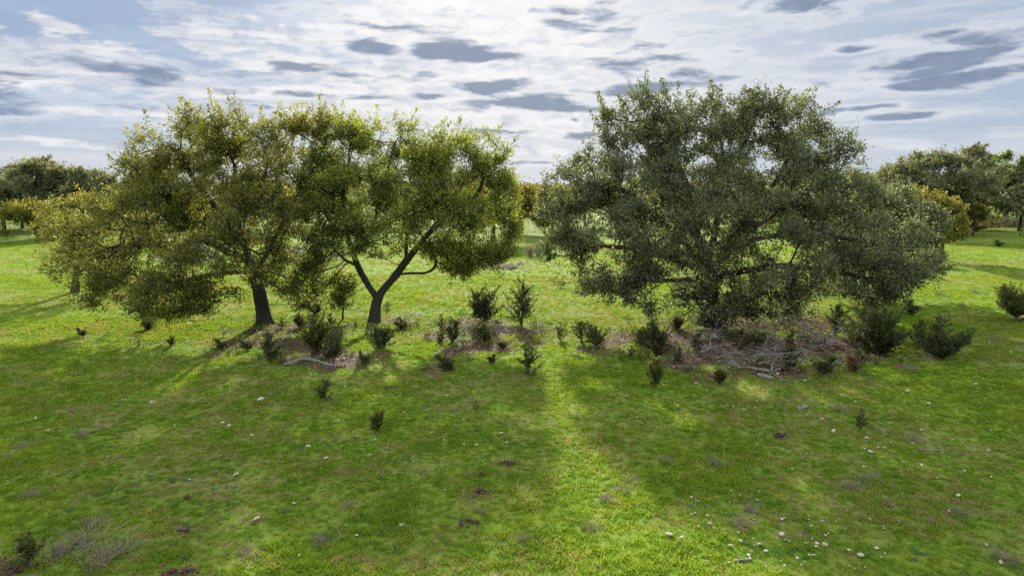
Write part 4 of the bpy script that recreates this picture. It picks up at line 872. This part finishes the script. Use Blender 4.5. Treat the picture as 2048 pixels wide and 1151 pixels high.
# red brown clods of turned soil
msoil = bpy.data.materials.new('red_soil'); msoil.use_nodes = True; t = NT(msoil.node_tree)
ge = t.n.new('ShaderNodeNewGeometry'); nq = t.noise(ge.outputs['Position'], 30., 4, .7); p = t.new('ShaderNodeBsdfPrincipled'); t.put(p.inputs['Base Color'], t.mix(t.step(nq, .3, .7), (.045, .022, .018), (.16, .085, .065))); p.inputs['Roughness'].default_value = 1.
o = t.n.new('ShaderNodeOutputMaterial'); t.l.new(p.outputs[0], o.inputs[0])
SOIL = [(1558,871,17,'dark red heap of turned soil on the right foreground grass'),(935,1045,24,'dark soil mound in the lower centre grass'),(962,985,10,'small soil mound above the dark lower centre one'),(962,952,9,'reddish clod in the centre foreground'),(855,740,14,'red brown soil scrape beside the spreading seedling'),
 (345,1142,26,'red brown soil patch at the bottom left edge'),(380,1140,18,'red brown soil patch at the bottom left, right part'),(370,1057,10,'small red soil spot in the lower left grass'),(785,776,18,'brown soil patch with litter in front of the left oaks'),(375,990,7,'tiny soil spot above the small red one at lower left'),(15,1140,30,'brown soil at the lower left corner'),(1012,928,20,'brown worn patch in the centre foreground')]
for i, (px, py, wp, lab) in enumerate(SOIL):
    b = gp(px, py); s = wp / F * math.hypot(b.y, 5); rng = np.random.default_rng(i + 40); n_ = 26
    Vs, Fs = [], []
    for j in range(n_):
        a_ = rng.uniform(0, 6.28); r_ = s * .95 * rng.random() ** .7; cz = max(0, .05 * (1 - r_ / s)); sz = rng.uniform(.02, .055)
        v = np.array([[0, 0, .5], [.6, 0, 0], [0, .6, 0], [-.6, 0, 0], [0, -.6, 0], [0, 0, -.5]]) * sz + rng.normal(size=(6, 3)) * sz * .15 + np.array([r_ * math.cos(a_), r_ * .6 * math.sin(a_), cz + .02])
        Vs.append(v); Fs.append(np.array([[0,1,2],[0,2,3],[0,3,4],[0,4,1],[5,2,1],[5,3,2],[5,4,3],[5,1,4]]) + 6 * j)
    o = link('soil_mound', mesh_np('soil_mound', np.concatenate(Vs), np.concatenate(Fs)), msoil); o.location = b; tag(o, lab, 'soil mound', 'patches of turned soil')

# ------------------------------------------------------------------ grass and litter, scattered as instances of small tufts
def tuft_mesh(seed, n, h, spread, wid, lean=.6):
    rng = np.random.default_rng(seed); a = rng.uniform(0, 6.28, n); r = spread * rng.random(n) ** .6
    B = np.stack([np.cos(a) * r, np.sin(a) * r, np.full(n, -.005)], -1); hh = h * rng.uniform(.5, 1.2, n)
    d = rng.normal(size=(n, 3)) * lean; d[:, 2] = 1; d = unit(d); s = unit(np.cross(d, rand_dirs(rng, n))); wv = (wid * rng.uniform(.7, 1.3, n))[:, None]
    M1 = B + d * hh[:, None] * .55; T = M1 + unit(d + rng.normal(size=(n, 3)) * .45) * hh[:, None] * .5
    V = np.stack([B - s * wv, B + s * wv, M1 + s * wv * .8, M1 - s * wv * .8, T], 1).reshape(-1, 3)
    i = np.arange(n)[:, None] * 5; q = np.concatenate([i, i + 1, i + 2, i + 3], 1); tr = np.concatenate([i + 3, i + 2, i + 4], 1)
    return mesh_np('tuft', V, [q, tr])
def grass_mat(name, c1, c2, c3, dryc, trans=.45, spec=.18):
    m = bpy.data.materials.new(name); m.use_nodes = True; t = NT(m.node_tree); oi = t.n.new('ShaderNodeObjectInfo')
    P_ = oi.outputs['Location']; n1 = t.noise(P_, .22, 5, .6); n2 = t.noise(P_, 1.3, 6, .65); rr = oi.outputs['Random']
    col = t.mix(t.step(n2, .3, .7), c1, c2); col = t.mix(t.math('MULTIPLY', t.math('POWER', rr, 1.6), .75), col, c3)
    dry = t.math('MULTIPLY', t.step(n1, .40, .60), t.step(n2, .38, .58)); dr = t.math('GREATER_THAN', t.math('MULTIPLY', dry, .45), t.math('FRACT', t.math('MULTIPLY', rr, 7.13)))
    col = t.mix(dr, col, dryc); p = t.new('ShaderNodeBsdfPrincipled'); t.put(p.inputs['Base Color'], col); p.inputs['Roughness'].default_value = .6; p.inputs['Specular IOR Level'].default_value = spec
    tr = t.n.new('ShaderNodeBsdfTranslucent'); t.put(tr.inputs[0], t.mix(1., col, (1.55, 1.42, .6), blend='MULTIPLY')); mx = t.n.new('ShaderNodeMixShader'); mx.inputs[0].default_value = trans
    t.l.new(p.outputs[0], mx.inputs[1]); t.l.new(tr.outputs[0], mx.inputs[2]); o = t.n.new('ShaderNodeOutputMaterial'); t.l.new(mx.outputs[0], o.inputs[0]); return m
G1 = grass_mat('grass', (.088, .190, .018), (.19, .285, .028), (.26, .35, .045), (.29, .26, .14))
G2 = grass_mat('litter_leaves', (.13, .085, .055), (.25, .165, .11), (.30, .20, .135), (.08, .055, .04), .12, .03)
G3 = grass_mat('straw', (.36, .31, .18), (.45, .38, .24), (.30, .24, .15), (.3, .25, .2), .3)
G4 = grass_mat('blue_weed', (.07, .15, .08), (.10, .20, .10), (.13, .24, .13), (.1, .2, .1), .3)
def scatter(name, label, protos_, P_, rot, scl, cat):
    lib = bpy.data.collections.new(name + '_source')
    for i, (me_, mt) in enumerate(protos_):
        if not len(me_.materials): me_.materials.append(mt)
        o_ = bpy.data.objects.new(name + '_source', me_); lib.objects.link(o_)
    me_ = bpy.data.meshes.new(name); me_.vertices.add(len(P_)); me_.vertices.foreach_set('co', np.asarray(P_, np.float32).ravel())
    a1 = me_.attributes.new('rot', 'FLOAT_VECTOR', 'POINT'); a1.data.foreach_set('vector', np.asarray(rot, np.float32).ravel())
    a2 = me_.attributes.new('scl', 'FLOAT', 'POINT'); a2.data.foreach_set('value', np.asarray(scl, np.float32).ravel())
    o_ = link(name, me_, None, None, 'stuff'); tag(o_, label, cat)
    ng = bpy.data.node_groups.new(name, 'GeometryNodeTree'); ng.interface.new_socket('Geometry', in_out='INPUT', socket_type='NodeSocketGeometry'); ng.interface.new_socket('Geometry', in_out='OUTPUT', socket_type='NodeSocketGeometry')
    N = ng.nodes; Lk = ng.links; gi = N.new('NodeGroupInput'); go = N.new('NodeGroupOutput'); ip = N.new('GeometryNodeInstanceOnPoints'); ci = N.new('GeometryNodeCollectionInfo')
    ci.inputs['Collection'].default_value = lib; ci.inputs['Separate Children'].default_value = True; ip.inputs['Pick Instance'].default_value = True
    ra = N.new('GeometryNodeInputNamedAttribute'); ra.data_type = 'FLOAT_VECTOR'; ra.inputs[0].default_value = 'rot'; sa_ = N.new('GeometryNodeInputNamedAttribute'); sa_.data_type = 'FLOAT'; sa_.inputs[0].default_value = 'scl'
    Lk.new(gi.outputs[0], ip.inputs['Points']); Lk.new(ci.outputs[0], ip.inputs['Instance']); Lk.new(ra.outputs[0], ip.inputs['Rotation']); Lk.new(sa_.outputs[0], ip.inputs['Scale']); Lk.new(ip.outputs[0], go.inputs[0])
    ri = N.new('FunctionNodeRandomValue'); ri.data_type = 'INT'; ri.inputs[4].default_value = 0; ri.inputs[5].default_value = len(protos_) - 1; Lk.new(ri.outputs[2], ip.inputs['Instance Index'])
    md = o_.modifiers.new('scatter', 'NODES'); md.node_group = ng; return o_
def hmap(X, Y):                                     # bilinear read of the ground grid
    ix = np.clip(np.searchsorted(gx, X) - 1, 0, nx - 2); iy = np.clip(np.searchsorted(gy, Y) - 1, 0, ny - 2)
    fx = (X - gx[ix]) / (gx[ix + 1] - gx[ix]); fy = (Y - gy[iy]) / (gy[iy + 1] - gy[iy])
    return (HZ[ix, iy] * (1 - fx) + HZ[ix + 1, iy] * fx) * (1 - fy) + (HZ[ix, iy + 1] * (1 - fx) + HZ[ix + 1, iy + 1] * fx) * fy
rng = np.random.default_rng(99); PX, PY = [], []
for y0, y1, dn in ((5.5, 9, 190), (9, 13, 165), (13, 18, 130), (18, 26, 85), (26, 38, 42), (38, 60, 16)):
    hw_ = y1 * .78 + 2.5; n_ = int((y1 - y0) * 2 * hw_ * dn); PX.append(rng.uniform(-hw_, hw_, n_)); PY.append(rng.uniform(y0, y1, n_))
X = np.concatenate(PX); Y = np.concatenate(PY); lm = litter_mask(X, Y); bare = fbm(X, Y, 2.2, 5.)
keep = (rng.random(len(X)) > lm * 1.15 - .1) & (rng.random(len(X)) < .35 + bare * 1.25); X, Y = X[keep], Y[keep]; n_ = len(X)
cl = fbm(X, Y, .9, 12.); sc_ = (.45 + 1.15 * cl) * rng.uniform(.7, 1.3, n_) * np.clip(.85 + (Y - 10) * .012, .8, 1.5)
rot = np.stack([rng.normal(size=n_) * .12, rng.normal(size=n_) * .12, rng.uniform(0, 6.28, n_)], -1)
scatter('grass', 'short green pasture grass in tufts', [(tuft_mesh(i, 18, .065, .07, .0062), G1) for i in range(6)], np.stack([X, Y, hmap(X, Y)], -1), rot, sc_, 'grass')
# leaf litter
XL, YL = [], []
for cx, cy, rx, ry, s in lit:
    n_ = int(rx * ry * 260 * s) + 12; XL.append(cx + rx * 1.25 * rng.uniform(-1, 1, n_)); YL.append(cy + ry * 1.25 * rng.uniform(-1, 1, n_))
X = np.concatenate(XL); Y = np.concatenate(YL); lm = litter_mask(X, Y); keep = rng.random(len(X)) < lm; X, Y = X[keep], Y[keep]; n_ = len(X)
def litter_mesh(seed):
    r_ = np.random.default_rng(seed); P_ = r_.normal(size=(5, 3)) * np.array([.06, .06, .008]) + np.array([0, 0, .012]); d = unit(r_.normal(size=(5, 3)) * np.array([1, 1, .25])); s = unit(np.cross(d, np.array([0, 0, 1.]) + r_.normal(size=(5, 3)) * .3))
    V = np.stack([P_, P_ + d * .035 + s * .016 + np.array([0, 0, .006]), P_ + d * .065, P_ + d * .035 - s * .016 + np.array([0, 0, .006])], 1).reshape(-1, 3); return mesh_np('litter', V, np.arange(20).reshape(-1, 4))
scatter('leaf_litter', 'brown fallen oak leaves under the big oaks', [(litter_mesh(i), G2) for i in range(6)], np.stack([X, Y, hmap(X, Y)], -1), np.stack([X * 0, X * 0, rng.uniform(0, 6.28, n_)], -1), rng.uniform(.7, 1.3, n_), 'leaf litter')
# straw stalks standing thinly in the grass, thicker in the dry patches
n_ = 15000; Y = 5.5 + 50 * rng.random(n_) ** 1.5; X = rng.uniform(-1, 1, n_) * (Y * .8 + 3); d_ = fbm(X, Y, .28, 21.); keep = rng.random(n_) < np.clip((d_ - .42) * 3.2, .05, 1); X, Y = X[keep], Y[keep]; n_ = len(X)
scatter('dry_stalks', 'sparse straw coloured stalks standing in the grass', [(tuft_mesh(50 + i, 9, .17, .09, .0022, .55), G3) for i in range(5)], np.stack([X, Y, hmap(X, Y)], -1), np.stack([rng.normal(size=n_) * .2, rng.normal(size=n_) * .2, rng.uniform(0, 6.28, n_)], -1), rng.uniform(.4, 1.2, n_), 'dry grass')
n_ = 2600; Y = 5.5 + 22 * rng.random(n_); X = rng.uniform(-1, 1, n_) * (Y * .8 + 3); d_ = fbm(X, Y, .5, 31.); keep = d_ > .55; X, Y = X[keep], Y[keep]; n_ = len(X)
scatter('broadleaf_weeds', 'bluish green broadleaf weeds dotted through the grass', [(tuft_mesh(80 + i, 12, .075, .03, .009, 1.6), G4) for i in range(4)], np.stack([X, Y, hmap(X, Y)], -1), np.stack([X * 0, X * 0, rng.uniform(0, 6.28, n_)], -1), rng.uniform(.6, 1.4, n_), 'weeds')

# low leafy sprigs growing through the litter
def sprig_mesh(seed):
    r_ = np.random.default_rng(seed); P_ = []
    for j in range(7):
        a_ = r_.uniform(0, 6.28); e_ = np.array([math.cos(a_) * r_.uniform(.03, .14), math.sin(a_) * r_.uniform(.03, .14), r_.uniform(.08, .30)]); P_.append(e_ * r_.uniform(.3, 1, (9, 1)) + r_.normal(size=(9, 3)) * .012)
    V, Fq = leaf_quads(np.concatenate(P_), r_, .05, .024); n_ = len(V); tn = np.repeat(r_.random((n_ // 4, 1)), 4, 0)
    return mesh_np('sprig', V, Fq, {'tint': np.concatenate([tn, tn * .3, tn, tn * 0 + 1], 1)})
XL, YL = [], []
for cx, cy, rx, ry, s_ in lit:
    n_ = int(rx * ry * 3.2) + 1
    if cy > 14: XL.append(cx + rx * 1.3 * rng.uniform(-1, 1, n_)); YL.append(cy + ry * 1.3 * rng.uniform(-1, 1, n_))
X = np.concatenate(XL); Y = np.concatenate(YL); n_ = len(X)
L_SPR = leaf_mat('undergrowth_leaves', (.045, .065, .02), (.10, .14, .035), (.22, .25, .06), .6, .35)
scatter('undergrowth', 'low leafy undergrowth sprouting through the leaf litter', [(sprig_mesh(i), L_SPR) for i in range(6)], np.stack([X, Y, hmap(X, Y)], -1), np.stack([X * 0, X * 0, rng.uniform(0, 6.28, n_)], -1), rng.uniform(.5, 1.5, n_), 'undergrowth')
